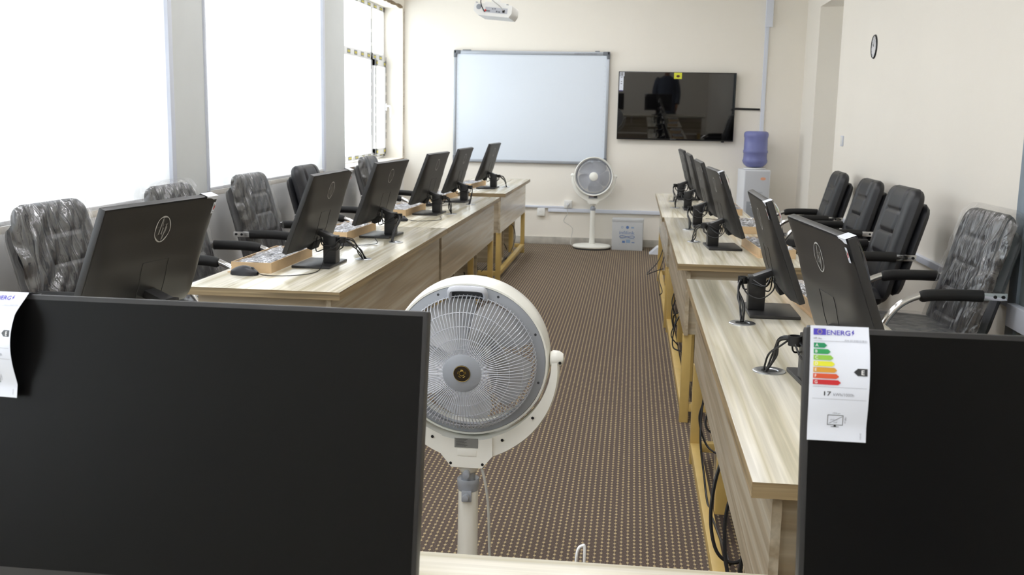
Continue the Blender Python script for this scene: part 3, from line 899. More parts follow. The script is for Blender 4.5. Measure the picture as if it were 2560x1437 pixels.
# ------------------------------------------------------------------ chairs
def pillow(mb, Wd, Ht, Tk, Mx, nu=36, nv=44, seams=None, corner=.16, amp=0.0, seed=0, both=True, edge=10):
    """rounded cushion: local x across, z along, y thickness (front = -y)"""
    rnd = random.Random(seed)
    ph = [rnd.random() * 6 for _ in range(8)]
    def base(u, v):
        a, b_ = 2 * u - 1, 2 * v - 1
        k = max(0.0, (abs(b_) - (1 - corner * 2 * Wd / Ht)) / (corner * 2 * Wd / Ht))
        wx = 1 - corner * 1.6 * (1 - math.sqrt(max(0, 1 - min(k, 1) ** 2)))
        return a * wx * Wd / 2, b_ * Ht / 2, a, b_
    def th(a, b_): return (max(0, 1 - abs(a) ** edge) ** .5) * (max(0, 1 - abs(b_) ** (edge + 2)) ** .5)
    def wr(a, b_):
        if not amp: return 0
        f = math.sin(7 * a - 11 * b_ + ph[0]) * math.sin(3 * b_ + ph[1]) + .7 * math.sin(17 * a - 21 * b_ + 2 * math.sin(4 * b_ + ph[2])) + .5 * math.sin(29 * a + 13 * b_ + ph[3])
        return amp * f
    def fr(u, v):
        x, z, a, b_ = base(u, v)
        g = 0
        if seams: g = seams(a, b_)
        return (x, -Tk / 2 * th(a, b_) + g * th(a, b_) - wr(a, b_), z)
    def bk(u, v):
        x, z, a, b_ = base(u, v)
        return (x, Tk / 2 * th(a, b_) + wr(a, -b_) * .6, z)
    mb.grid(fr, nu, nv, Mx)
    if both: mb.grid(bk, nu, nv, Mx)
def back_seams(a, b_):
    g = 0
    d = abs(abs(a) - .52)
    g += .010 * math.exp(-(d / .045) ** 2)
    if abs(a) < .52:
        for s in (-.62, -.22, .18, .56):
            g += .013 * math.exp(-((b_ - s) / .03) ** 2)
        g -= .004
    return g
def seat_seams(a, b_):
    return .006 * math.exp(-((abs(a) - .55) / .05) ** 2) + (.006 * math.exp(-((b_ + .1) / .03) ** 2) if abs(a) < .55 else 0)
_ch = {}
def chair(x, y, rz, label, wrap, group, seed=0, wamp=.004):
    """local forward is +x; sled-arm visitor chair"""
    t = thing('office_chair', label, 'chair', (x, y, 0), rz, group)
    # frames: cushion x -> local y, cushion y(thickness, front=-y) -> so that -y points to +x
    lean = .27
    Mb = T3(-.275, 0, .71) @ RY(-lean) @ RZ(PI / 2)
    Ms = T3(.035, 0, .455) @ RY(-.06) @ RZ(PI / 2) @ RX(-PI / 2)
    Mr = T3(-.335, 0, .69) @ RY(-lean) @ RZ(PI / 2)
    if not _ch:
        def keep(nm, o): _ch.setdefault(nm, []).append(o)
        m = MB(); pillow(m, .50, .62, .085, Mb, 44, 70, back_seams); keep('backrest', m.build('backrest', 'leather', t, 60))
        m = MB(); pillow(m, .47, .50, .06, Mr, 24, 24); keep('back_shell', m.build('back_shell', 'leather', t, 60))
        m = MB(); pillow(m, .50, .50, .10, Ms, 36, 36, seat_seams, .1); keep('seat', m.build('seat', 'leather', t, 60))
        for q in (-1, 1):
            yy = q * .285
            leg = MB()
            path = spline([(-.03, yy, .665), (.03, yy, .659), (.105, yy, .62), (.165, yy, .54), (.195, yy, .44), (.21, yy, .2), (.20, yy, .06), (.15, yy, .016), (.0, yy, .016), (-.32, yy, .016)], 8)
            leg.tube(path, .0155, 12)
            keep('leg', leg.build('leg', 'chrome', t, 60))
            br = MB(); br.box((-.275, yy, .665), (.13, .012, .034), .006); br.box((-.31, yy - q * .03, .665), (.05, .05, .03), .004)
            keep('arm_bracket', br.build('arm_bracket', 'chrome', t))
            bo = MB()
            for xx in (-.322, -.288): bo.lathe([(.0001, .004), (.007, .004), (.0075, 0)], 12, T3(xx, yy + q * .006, .665) @ RX(-q * PI / 2)); bo.lathe([(.0001, .004), (.007, .004), (.0075, 0)], 12, T3(xx, yy - q * .006, .665) @ RX(q * PI / 2))
            keep('bolt', bo.build('bolt', 'dark', t))
            pd = MB(); pd.tube(spline([(-.232, yy, .667), (-.229, yy, .667), (-.15, yy, .668), (-.07, yy, .667), (-.01, yy, .663), (.025, yy, .656)], 6), [.020, .026] + [.027] * 26 + [.026, .025, .021], 14, flat=.95)
            keep('arm_pad', pd.build('arm_pad', 'foam', t, 60))
        cr_ = MB(); cr_.tube([(.2, -.285, .40), (.2, .285, .40)], .012, 10); cr_.tube([(-.12, -.25, .395), (-.12, .25, .395)], .012, 10); cr_.tube([(-.32, -.285, .016), (-.32, .285, .016)], .0125, 10)
        cr_.tube([(-.12, -.2, .395), (.2, -.2, .40)], .010, 8); cr_.tube([(-.12, .2, .395), (.2, .2, .40)], .010, 8); cr_.tube([(-.12, -.2, .395), (-.25, -.2, .48)], .010, 8); cr_.tube([(-.12, .2, .395), (-.25, .2, .48)], .010, 8)
        pass
        keep('seat_frame', cr_.build('seat_frame', 'blk2', t))
    else:
        for nm, lst in _ch.items():
            for src in lst:
                o = src.copy(); COL.objects.link(o); o.parent = t
    if wrap:
        m = MB(); pillow(m, .545, .665, .15, T3(-.015, 0, 0) @ Mb, 70, 90, None, .12, wamp, seed, True, 8)
        # loose corner of the bag above the shoulder
        o = m.build('plastic_cover', 'film', t, 60); o['label'] = 'clear crinkled plastic wrap over the backrest'
        m = MB(); pillow(m, .54, .54, .125, Ms, 50, 50, None, .1, .002, seed + 5, True, 8)
        m.build('plastic_cover', 'film', t, 60)['label'] = 'clear plastic wrap over the seat'
    return t
GL = 'plastic-wrapped chairs by the windows'
GR = 'bare black chairs by the long wall'
chair(-2.0, 3.92, .0, 'black chair in clear plastic nearest the camera on the window side', True, GL, 1, .006)
chair(-2.0, 5.02, .0, 'plastic-wrapped black chair whose top shows above the nearest window-side monitor', True, GL, 2)
chair(-1.99, 6.10, .0, 'plastic-wrapped black chair with a full back in view below the white blind', True, GL, 3, .003)
chair(-2.0, 7.22, .0, 'black chair without plastic, half hidden by a monitor under the grey pier', False, None, 4)
chair(-2.0, 9.0, .0, 'plastic-wrapped chair in front of the open window sill', True, GL, 5)
chair(1.255, 4.80, PI + .05, 'plastic-wrapped black chair by the steel door at the near end of the long wall', True, None, 6, .003)
chair(1.145, 5.86, PI + .03, 'bare black chair nearest the camera in the row along the long wall', False, GR, 7).scale = (1.03, 1.03, 1.035)
chair(1.27, 7.22, PI + .02, 'bare black chair in the middle of three along the long wall', False, GR, 8)
chair(1.25, 8.22, PI - .03, 'bare black chair farthest along the long wall, below the light switch', False, GR, 9)

# ------------------------------------------------------------------ floor fans
def fan(x, y, rz, label, tilt=.10):
    t = thing('floor_fan', label, 'fan', (x, y, 0), rz, None)
    MB().lathe([(.0001, .012), (.192, .012), (.204, .02), (.205, .03), (.196, .041), (.15, .047), (.05, .052), (.0001, .053)], 48, sy=.86).build('base', 'fanw', t, 50)
    MB().lathe([(.0001, 0), (.192, 0), (.198, .006), (.198, .0125), (.0001, .0125)], 48, sy=.86).build('base_foot', 'rubber', t)
    MB().lathe([(.034, .05), (.029, .07), (.0275, .12), (.0262, .425), (.0262, .4255)], 28).build('column', 'fanw', t, 50)
    c = MB(); c.lathe([(.0268, .408), (.0275, .410), (.0295, .428), (.030, .438), (.028, .4405), (.018, .436)], 28)
    c.box((0, -.0275, .398), (.027, .008, .030), .003)
    co = c.build('height_collar', 'fang', t, 50)
    k = MB(); k.lathe([(.0001, .022), (.008, .02), (.0095, .012), (.007, 0)], 18, T3(0, -.03, .400) @ RX(PI / 2)); k.build('height_knob', 'fang', co, 50)
    MB().lathe([(.0185, .43), (.0185, .470)], 24).build('inner_pole', 'fang', t, 50)
    MB().lathe([(.020, .458), (.0265, .466), (.029, .490)], 24).build('neck', 'fanw', t, 50)
    k = MB(); k.lathe([(.0001, .024), (.009, .022), (.0105, .012), (.008, 0)], 18, T3(0, -.024, .462) @ RX(PI / 2)); k.build('tilt_knob', 'fang', t, 50)
    HC = .768
    # yoke: centre housing and two curved arms
    yk = MB()
    poly = [(-.066, HC - math.sqrt(.2145 ** 2 - .066 ** 2)), (-.068, .514), (-.040, .480), (.040, .480), (.068, .514), (.066, HC - math.sqrt(.2145 ** 2 - .066 ** 2))] + [(.0645 - .0129 * k, HC - math.sqrt(.2145 ** 2 - (.0645 - .0129 * k) ** 2)) for k in range(1, 10)]
    yk.prism(poly, -.036, .036, 1)
    for q in (-1, 1):
        vs, fs = [], []
        n = 26
        for i in range(n + 1):
            a = .16 + (PI / 2 + .02 - .16) * i / n
            f = i / n
            ro = .271 - .039 * f; ri = .2145
            wy = .030 - .010 * f
            for r_, w_ in ((ri, wy), (ro - .004, wy), (ro, wy * .6), (ro, -wy * .6), (ro - .004, -wy), (ri, -wy)):
                vs.append((q * r_ * math.sin(a), w_, HC - r_ * math.cos(a)))
        for i in range(n):
            for k_ in range(6): fs.append((i * 6 + k_, i * 6 + (k_ + 1) % 6, (i + 1) * 6 + (k_ + 1) % 6, (i + 1) * 6 + k_))
        fs.append(tuple(range(6))); fs.append(tuple(n * 6 + k_ for k_ in range(6)))
        yk.add(vs, fs)
        yk.lathe([(.0001, .018), (.014, .015), (.021, .004), (.022, -.012), (.018, -.018)], 20, T3(q * .228, 0, HC + .006) @ RY(q * PI / 2))
    yo = yk.build('yoke', 'fanw', t, 45)
    sc = MB()
    for (sx_, sz_) in ((-.042, .4905), (.042, .4905), (-.092, .558), (.092, .558), (.17, .622), (-.17, .622)):
        sc.lathe([(.0001, .0005), (.0035, .0005), (.004, 0)], 10, T3(sx_, -.0362 if abs(sx_) < .06 else -.031, sz_) @ RX(PI / 2))
    sc.lathe([(.0001, .0005), (.0035, .0005), (.004, 0)], 10, T3(.236, -.021, HC) @ RX(PI / 2)); sc.build('screw', 'dark', yo)
    # rating label on the rear, control panel on the front
    lb = MB(); f = lambda u, v: (-.032 + u, -.0366, .560 - v)
    quad(lb, f, 0, 0, .062, .026, 0); g = lambda u, v: (-.032 + u, -.0369, .560 - v)
    for i in range(7): quad(lb, g, .004, .003 + i * .003, .034 - (i * 7 % 5) * .002, .0045 + i * .003 - .0006, 1)
    lb.build('rating_label', ['labelg', 'black_ink'], yo, fix=False)
    MB().span((-.024, -.0372, .512), (.026, -.036, .530), .0005).build('rear_cover', 'fanw', yo)
    p = MB(); p.box((0, .0365, .556), (.094, .006, .036), .008); cpn = p.build('control_panel', 'fang', yo)
    MB().span((-.040, .0393, .548), (-.006, .0402, .566)).build('display', 'dark', cpn); MB().span((-.004, .0393, .560), (.03, .0402, .565)).build('indicator', 'red', cpn)
    # head
    H = T3(0, 0, HC) @ RX(tilt)
    HY = H @ RX(-PI / 2)      # lathe axis z -> +y
    MB().lathe([(.187, .048), (.192, .060), (.200, .064), (.206, .056), (.2075, .03), (.2075, -.018), (.205, -.026), (.200, -.026), (.199, .02), (.190, .05)], 72, HY, closed=True).build('rim', 'fanw', t, 50)
    MB().lathe([(.1745, -.030), (.199, -.0245), (.199, -.014), (.1745, -.016)], 72, HY, closed=True).build('rear_ring', 'fang', t, 40)
    gd = MB()
    NW = 104
    for k in range(NW):
        a = 2 * PI * k / NW
        ca, sa = math.cos(a), math.sin(a)
        pts = [(r_ * ca, r_ * sa, z_) for r_, z_ in ((.048, -.124), (.085, -.1235), (.12, -.117), (.15, -.102), (.168, -.078), (.1755, -.05), (.178, -.024))]
        gd.tube(pts, .0012, 4, M=HY, cap=False)
    for r_, z_ in ((.062, -.1225), (.088, -.1215), (.118, -.1155), (.150, -.100), (.1765, -.04)):
        gd.tube([(r_ * math.cos(2 * PI * k / 64), r_ * math.sin(2 * PI * k / 64), z_) for k in range(64)], .0013, 4, True, HY)
    gd.build('rear_guard', 'fanw2', t, 60)
    hb = MB(); hb.lathe([(.0001, -.127), (.046, -.127), (.0515, -.123), (.052, -.118), (.046, -.112), (.045, -.045), (.03, -.035), (.0001, -.035)], 36, HY)
    hu = hb.build('motor_housing', 'fang', t, 45)
    e = MB(); e.lathe([(.0001, -.1292), (.020, -.129), (.0215, -.127)], 28, HY, 0)
    em = H @ T3(0, -.1295, 0)
    for k in range(5):
        a = PI / 2 + 2 * PI * k / 5
        e.tube([(.010 * math.cos(a + b_) , 0, .010 * math.sin(a + b_)) for b_ in (-.35, 0, .35)], .0012, 4, M=em, mi=1)
    e.tube([(.0065 * math.cos(2 * PI * k / 12), 0, .0065 * math.sin(2 * PI * k / 12) + .001) for k in range(12)], .0009, 4, True, em, 1)
    e.tube([(.0205 * math.cos(2 * PI * k / 28), 0, .0205 * math.sin(2 * PI * k / 28)) for k in range(28)], .0006, 4, True, em, 1)
    e.build('emblem', ['brown', 'goldm'], hu, 45)
    for k in range(5):
        bl = MB()
        a0 = 2 * PI * k / 5 + .25
        def bf(u, v):
            r_ = .036 + .128 * v
            wd = .58 + .66 * math.sin(PI * min(1, v * .62 + .12)) - .10 * v ** 6
            a = a0 + (u - .5) * wd + .25 * v
            z_ = (u - .5) * (.058 - .018 * v) - .006
            return (r_ * math.cos(a), r_ * math.sin(a), z_)
        bl.grid(bf, 10, 12, HY)
        bl.grid(lambda u, v: Vector(bf(u, v)) + Vector((0, 0, .0016)), 10, 12, HY)
        bl.build('blade', 'blade', t, 60)
    MB().lathe([(.036, -.03), (.038, .02), (.03, .03), (.0001, .032)], 28, HY).build('blade_hub', 'blade', t, 45)
    fg = MB()
    for k in range(140):
        a = 2 * PI * k / 140
        ca, sa = math.cos(a), math.sin(a); cb_, sb_ = math.cos(a + .12), math.sin(a + .12)
        fg.tube([(.045 * ca, .045 * sa, .072), (.11 * math.cos(a + .05), .11 * math.sin(a + .05), .072), (.19 * cb_, .19 * sb_, .058)], .0011, 4, M=HY, cap=False)
    for r_ in (.07, .1, .13, .16): fg.tube([(r_ * math.cos(2 * PI * k / 64), r_ * math.sin(2 * PI * k / 64), .072 - .10 * max(0, r_ - .11)) for k in range(64)], .0011, 4, True, HY)
    fg.build('front_guard', 'fanw2', t, 60)
    MB().lathe([(.047, .066), (.046, .078), (.034, .084), (.0001, .086)], 32, HY).build('front_cap', 'fanw', t, 45)
    hd = MB()
    hp = spline([(-.046, -.031, .168), (-.045, -.040, .186), (-.036, -.043, .194), (0, -.044, .196), (.036, -.043, .194), (.045, -.040, .186), (.046, -.031, .168)], 6)
    hd.tube(hp, .0065, 8, M=H, flat=1.5)
    hn = hd.build('handle', 'fanw2', t, 60)
    MB().span((-.04, -.031, .166), (.04, -.0285, .19), 0, H).build('handle_recess', 'rubber', hn)
    s2 = MB()
    for a in (-.42, .42, 1.15, 1.85, -1.15, -1.85):
        s2.lathe([(.0001, .0012), (.003, .0012), (.0034, 0)], 10, H @ T3(.189 * math.sin(a), -.0268, .189 * math.cos(a)) @ RX(PI / 2))
    s2.build('screw', 'rubber', t)
    return t
nf = fan(-.401, 2.575, 0, 'white floor fan seen from behind in the foreground, with round grille and dark emblem')
ff = fan(-.402, 10.94, PI, 'white floor fan standing against the far wall below the whiteboard', .04)
MB().tube(spline([(.028, -.03, .50), (.045, -.03, .46), (.058, -.03, .38), (.064, -.03, .25), (.075, -.04, .1), (.09, -.06, .008), (.16, -.16, .006)], 10), .0036, 8).build('power_cord', 'gcable', nf)

# ------------------------------------------------------------------ far wall: whiteboard, television, trunking, sockets
t = thing('whiteboard', 'large blank interactive whiteboard with grey frame on the far wall', 'whiteboard', (-1.121, YB, 1.475))
bw, bh = .838, .595
MB().span((-bw + .02, -.028, -bh + .02), (bw - .02, -.004, bh - .02)).build('surface', 'board', t)
f = MB()
for a, b_ in (((-bw, -bh), (bw, -bh + .032)), ((-bw, bh - .036), (bw, bh)), ((-bw, -bh), (-bw + .026, bh)), ((bw - .026, -bh), (bw, bh))):
    f.span((a[0], -.04, a[1]), (b_[0], 0, b_[1]), .004)
fr = f.build('frame', 'alu', t)
for q in (-1, 1):
    for w in (-1, 1):
        c = MB(); c.box((q * (bw - .035), -.022, w * (bh - .017)), (.075, .05, .040), .010); c.box((q * (bw - .014), -.022, w * (bh - .036)), (.034, .05, .078), .010)
        c.build('corner_cap', 'corner', t)
m = MB()
for x in (-.74, -.70): m.box((x + .02, -.02, bh + .003), (.05, .02, .012), .003)
m.box((.705, -.02, bh + .003), (.05, .02, .014), .003)
m.build('sensor', 'corner', t)
m = MB(); fn = lambda u, v: (-bw + u, -.0405, bh - v)
put_text(m, 'INTERACTIVE WHITEBOARD', fn, 1.30, .028, .022, 0, 0, .24)
m.build('lettering', 'corner', t, fix=False)
m = MB()
for q in (-1, 1):
    for k in range(17): m.box((q * (bw - .045), -.0285, -.40 + k * .053), (.016, .0012, .018))
m.build('icon_strip', mat('pale icon print', '#D3D9E3', 0.4), t)

t = thing('television', 'black wall-mounted television with a yellow sticker, beside the whiteboard', 'television', (.432, YB, 1.515))
MT = T3(0, -.05, 0) @ RX(.035)
tw, th_ = .614, .356
MB().box((0, 0, 0), (2 * tw, .045, 2 * th_), .006, MT).build('casing', 'tvb', t)
MB().box((0, -.0235, .004), (2 * tw - .012, .003, 2 * th_ - .024), 0, MT).build('screen', 'tvs', t)
m = MB(); m.span((-.25, .02, -.2), (.25, .055, .2)); m.build('wall_bracket', 'dark', t)
m = MB(); fn = lambda u, v: MT @ Vector((-.004 + u - .04, -.0255, th_ - .002 - v))
quad(m, lambda u, v: MT @ Vector((-.035 + u, -.0262, th_ - .006 - v)), 0, 0, .082, .064, 0)
m.lathe([(.0001, .001), (.019, .001), (.019, 0)], 20, MT @ T3(.008, -.0264, th_ - .042) @ RX(PI / 2), 1, 1.0, .65)
m.build('sticker', ['yel', 'dred'], t, fix=False)['label'] = 'yellow square sticker with a dark red oval'
m = MB(); g = lambda u, v: MT @ Vector((-tw + .010 + u, -.0262, th_ - .006 - v)); g2 = lambda u, v: MT @ Vector((-tw + .010 + u, -.0268, th_ - .006 - v))
quad(m, g, 0, 0, .042, .190, 0); quad(m, g, 0, .190, .042, .2, 2); quad(m, g, 0, .0, .050, .045, 0)
for v0, v1, u0, u1 in ((.018, .022, .010, .03), (.026, .030, .014, .036), (.052, .060, .012, .032), (.095, .103, .014, .028), (.116, .126, .013, .03), (.155, .158, .014, .026)):
    quad(m, g2, u0, v0, u1, v1, 1)
m.build('side_label', ['paper', 'grey_ink', 'violet'], t, fix=False)['label'] = 'white strip label down the side of the screen'
m = MB(); put_text(m, 'SAMSUNG', lambda u, v: MT @ Vector((-.05 + u, -.0262, -th_ + .009 - v)), 0, 0, .011, 0, 0, .062)
m.build('maker_name', 'grey_ink', t, fix=False)
MB().box((.505, -.01, -th_ - .006), (.03, .02, .012), .003, MT).build('receiver', 'tvb', t)

tag(MB().tube([(1.03, YB - .012, 1.505), (1.31, YB - .012, 1.500)], .011, 10).build('black_conduit', 'cable', None), 'black cable tube running from the television to the vertical trunking', 'cable')
m = MB(); m.span((1.318, YB - .022, .06), (1.358, YB, 2.345), .002)
vt = m.build('cable_trunking', 'trunk', None); tag(vt, 'vertical pale trunking on the far wall behind the water cooler', 'trunking')
tag(MB().span((1.314, YB - .05, 2.345), (1.388, YB, ZC), .003).build('cable_trunking', 'trunk', None), 'wider trunking box high on the far wall, above the thin vertical one', 'trunking')
tag(MB().span((-.90, YB - .03, .357), (1.318, YB, .396), .003).build('cable_trunking', 'trunk', None), 'horizontal white trunking low on the far wall behind the fan', 'trunking')
tag(MB().span((-1.9, YB - .03, .398), (-.722, YB, .420), .003).build('cable_trunking', 'trunk', None), 'thin horizontal trunking running from the far desk to the upper socket', 'trunking')
tag(MB().span((XR - .03, 4.80, .575), (XR - .0005, 9.2, .612), .002).build('cable_trunking', 'trunk', None), 'grey trunking along the long wall behind the chairs', 'trunking')
tag(MB().span((XR - .085, 3.9, .520), (XR - .0455, 4.66, .620), .003).build('cable_trunking', 'trunk', None), 'white trunking box in front of the steel door, cut by the picture edge', 'trunking')
def socket(x, z, label, plug=False):
    t = thing('wall_socket', label, 'socket', (x, YB, z), 0, None)
    MB().box((0, -.02, 0), (.086, .04, .086), .008).build('plate', 'white', t)
    MB().lathe([(.0195, -.001), (.021, .003), (.024, .003), (.0255, -.001)], 24, T3(0, -.040, 0) @ RX(PI / 2), closed=True).build('socket_ring', 'white', t)
    for q in (-1, 1): MB().lathe([(.0001, .0008), (.0022, .0008), (.0024, 0)], 10, T3(q * .0095, -.040, 0) @ RX(PI / 2)).build('pin_hole', 'rubber', t)
    return t
socket(-.977, .352, 'white wall socket below the trunking, beside the far desk')
socket(-.684, .444, 'upper white wall socket with the fan plugged in')
t = thing('power_plug', 'white plug and cord hanging from the upper socket to the fan', 'plug', (-.684, YB - .045, .444))
MB().lathe([(.0001, .030), (.012, .028), (.016, .006), (.016, 0)], 16, RX(PI / 2)).build('plug', 'wcable', t)
MB().tube(spline([(0, -.02, -.01), (-.004, -.03, -.05), (.0, -.02, -.10), (-.03, -.015, -.15), (-.035, -.01, -.19), (.03, -.01, -.23), (.06, -.01, -.27), (.05, -.02, -.35), (.055, -.08, -.435), (.18, -.10, -.437)], 8), .0032, 6).build('cord', 'gcable', t)

# carton
t = thing('carton', 'grey-white carton printed infilink, standing on the carpet by the far wall', 'box', (-.024, 10.97, 0), -.04)
m = MB(); m.span((-.162, -.09, 0), (.162, .09, .325), .003); m.span((-.165, -.093, .306), (.165, .093, .331), .002)
m.build('box_body', 'card2', t)
m = MB(); f = lambda u, v: (-.162 + u, -.0936 if v < .028 else -.0908, .33 - v)
put_text(m, 'infilink', f, .078, .158, .050, 0, -.004, .160)
m.tube([(.158 * 0 + (-.002 + .078 * math.cos(a)) , -.0912, .145 + .012 * math.sin(2 * a)) for a in [2 * PI * k / 48 for k in range(48)]], .0024, 4, True, None, 0)
m.lathe([(.0001, .0006), (.016, .0006), (.016, 0)], 20, T3(0, -.0905, .245) @ RX(PI / 2), 1)
m.lathe([(.008, .0006), (.012, .0006), (.012, 0), (.008, 0)], 16, T3(-.055, -.0905, .245) @ RX(PI / 2), 2, closed=True)
quad(m, f, .20, .078, .23, .095, 2); quad(m, f, .088, .205, .238, .209, 2)
quad(m, f, .11, .228, .14, .252, 1); quad(m, f, .15, .215, .195, .25, 2); quad(m, f, .21, .240, .24, .249, 1)
quad(m, f, .078, .262, .084, .268, 2); quad(m, f, .152, .262, .158, .268, 2)
m.build('printing', ['cbl2', 'cbl2', 'cbl'], t, fix=False)
# white packing foam on the carpet by the desk leg
m = MB(); m.prism([(-.05, 0), (.05, 0), (.05, .075), (.03, .075)], 10.62, 10.80, 1)
tag(m.build('packing_foam', 'paper', None, loc=(.255, 0, 0)), 'white wedge of packing foam on the carpet at the far desk leg', 'packing')

# water cooler with its bottle
t = thing('water_cooler', 'white water dispenser in the far corner opposite the windows', 'water cooler', (1.262, 10.98, 0), .12)
MB().span((-.135, -.15, .02), (.135, .17, .885), .012).build('cabinet', 'cooler', t)
MB().span((-.126, -.155, .05), (.126, -.149, .872), .004).build('front_panel', 'coolerf', t)
m = MB(); m.lathe([(.0001, .001), (.028, .001), (.028, 0)], 24, T3(.058, -.1555, .795) @ RX(PI / 2), 0, 1, .55); m.build('sticker', 'orange', t)['label'] = 'faded orange oval sticker'
for z in (.645, .625, .655): MB().span((-.06, -.1565, z), (.06, -.155, z + .003)).build('vent', 'fang', t)
MB().span((-.1, -.158, .38), (.1, -.152, .56), .006).build('tap_recess', 'fang', t)
m = MB()
for x in (-.05, .05): m.tube([(x, -.155, .53), (x, -.2, .53), (x, -.205, .50)], .010, 8)
m.build('tap', 'white', t)
MB().lathe([(.105, .885), (.115, .89), (.11, .900), (.06, .903)], 36).build('bottle_collar', 'white', t, 50)
t = thing('water_bottle', 'blue plastic water bottle upside down on the white dispenser', 'bottle', (1.262, 10.98, .9035))
m = MB(); m.lathe([(.03, .0), (.085, .006), (.112, .03), (.126, .052), (.129, .070), (.124, .085), (.121, .10), (.121, .145), (.127, .152), (.127, .172), (.121, .18), (.119, .30), (.124, .315), (.126, .34), (.120, .362), (.10, .372), (.0001, .375)], 44)
m.build('bottle_body', 'blue_bottle', t, 60)
MB().lathe([(.03, .004), (.08, .010), (.108, .034), (.120, .056), (.118, .10), (.117, .178), (.0001, .1785)], 40).build('water', 'water', t, 60)

# projector under the ceiling
t = thing('projector', 'white ceiling projector with its cables, facing the whiteboard', 'projector', (-1.125, 8.35, 2.20), -.12)
MP = RX(-.06) @ RY(.09)
m = MB(); m.prism([(-.155, .028), (-.148, .042), (.148, .042), (.155, .028), (.155, -.02), (.135, -.052), (-.115, -.052), (-.155, -.02)], -.11, .11, 1, MP)
m.build('housing', 'white', t)
MB().box((.03, -.1105, -.005), (.18, .003, .042), .002, MP).build('port_panel', 'fanw2', t)
m = MB(); m.lathe([(.0001, .002), (.020, .002), (.021, 0)], 24, MP @ T3(-.115, -.11, .012) @ RX(PI / 2)); m.build('speaker_grille', 'fang', t)
m = MB()
for x, z, w, h in ((-.035, -.014, .03, .010), (.0, .004, .012, .008), (.02, .006, .012, .008), (.035, -.014, .012, .012), (.055, -.016, .016, .010)): m.box((x, -.1125, z), (w, .004, h), .001, MP)
m.build('port', 'corner', t)
MB().lathe([(.0001, .006), (.007, .006), (.008, 0)], 12, MP @ T3(-.058, -.112, -.012) @ RX(PI / 2)).build('red_jack', 'red', t)
MB().box((.09, -.113, -.008), (.018, .012, .022), .002, MP).build('power_socket', 'dark', t)
m = MB()
for x in (-.14, .11):
    for y in (-.09, .09): m.lathe([(.008, .0), (.010, .008), (.0001, .010)], 10, MP @ T3(x, y, .042))
m.build('mounting_foot', 'fang', t)
m = MB(); m.box((0, 0, .055), (.17, .12, .016), .003, MP); m.tube([(0, 0, .05), (0, 0, ZC - 2.20)], .022, 16); m.box((0, -.01, .12), (.06, .05, .12), .004); m.lathe([(.06, ZC - 2.212), (.06, ZC - 2.2)], 24)
m.build('ceiling_mount', 'white', t)
m = MB(); m.lathe([(.0001, .03), (.035, .026), (.04, 0)], 24, MP @ T3(.06, .11, 0) @ RX(-PI / 2)); m.build('lens', 'tvb', t)
for pts, c, r_ in (([(-.065, -.115, -.012), (-.085, -.125, .03), (-.095, -.12, .07), (-.085, -.11, .1), (-.05, -.08, .14), (-.02, -.03, .25), (-.025, 0, .6)], 'cable', .004), ([(.09, -.12, -.005), (.06, -.125, .03), (.0, -.11, .075), (-.03, -.07, .12), (-.035, -.03, .25), (-.03, 0, .6)], 'gcable', .0035)):
    MB().tube(spline(pts, 8), r_, 6).build('cable', c, t)

# clock, switch, steel door on the long wall
t = thing('wall_clock', 'small round wall clock with a dark rim on the long wall', 'clock', (XR, 8.02, 1.94))
MC = RZ(-PI / 2) @ RX(PI / 2)
MB().lathe([(.088, .0), (.088, .004), (.083, .011), (.078, .010), (.077, .004)], 40, RY(-PI / 2)).build('rim', 'tvb', t, 45)
MB().lathe([(.0001, .0065), (.078, .006)], 40, RY(-PI / 2)).build('face', 'clockf', t)
m = MB()
for k in range(12):
    a = 2 * PI * k / 12; m.box((-.0072, .064 * math.cos(a), .064 * math.sin(a)), (.001, .005, .005))
m.tube([(-.009, 0, 0), (-.009, .03, .02)], .0016, 5); m.tube([(-.0095, 0, 0), (-.0095, -.01, .052)], .0012, 5)
m.build('hands', 'black_ink', t)
t = thing('light_switch', 'white light switch on the long wall near the doorway', 'switch', (XR, 8.95, 1.232))
MB().box((-.006, 0, 0), (.012, .085, .085), .003).build('plate', 'trunk', t)
MB().box((-.0125, 0, 0), (.003, .06, .065), .001).build('rocker', 'white', t)
m = MB(); m.span((XR - .045, 4.67, 0), (XR, 4.77, 2.1), .003); m.span((XR - .045, 3.70, 0), (XR, 3.80, 2.1), .003); m.span((XR - .045, 3.80, 2.0), (XR, 4.67, 2.1), .003)
d2_ = m.build('door_2', 'galv', None); d2_['kind'] = 'structure'
MB().span((XR - .032, 3.80, .02), (XR - .002, 4.67, 2.0), .003).build('door_leaf', 'galvd', d2_)
m = MB(); m.box((XR - .038, 3.88, 1.02), (.02, .03, .16), .004); m.tube([(XR - .045, 3.88, 1.05), (XR - .075, 3.88, 1.05), (XR - .075, 3.99, 1.05)], .009, 8); m.build('door_handle', 'steel', d2_)

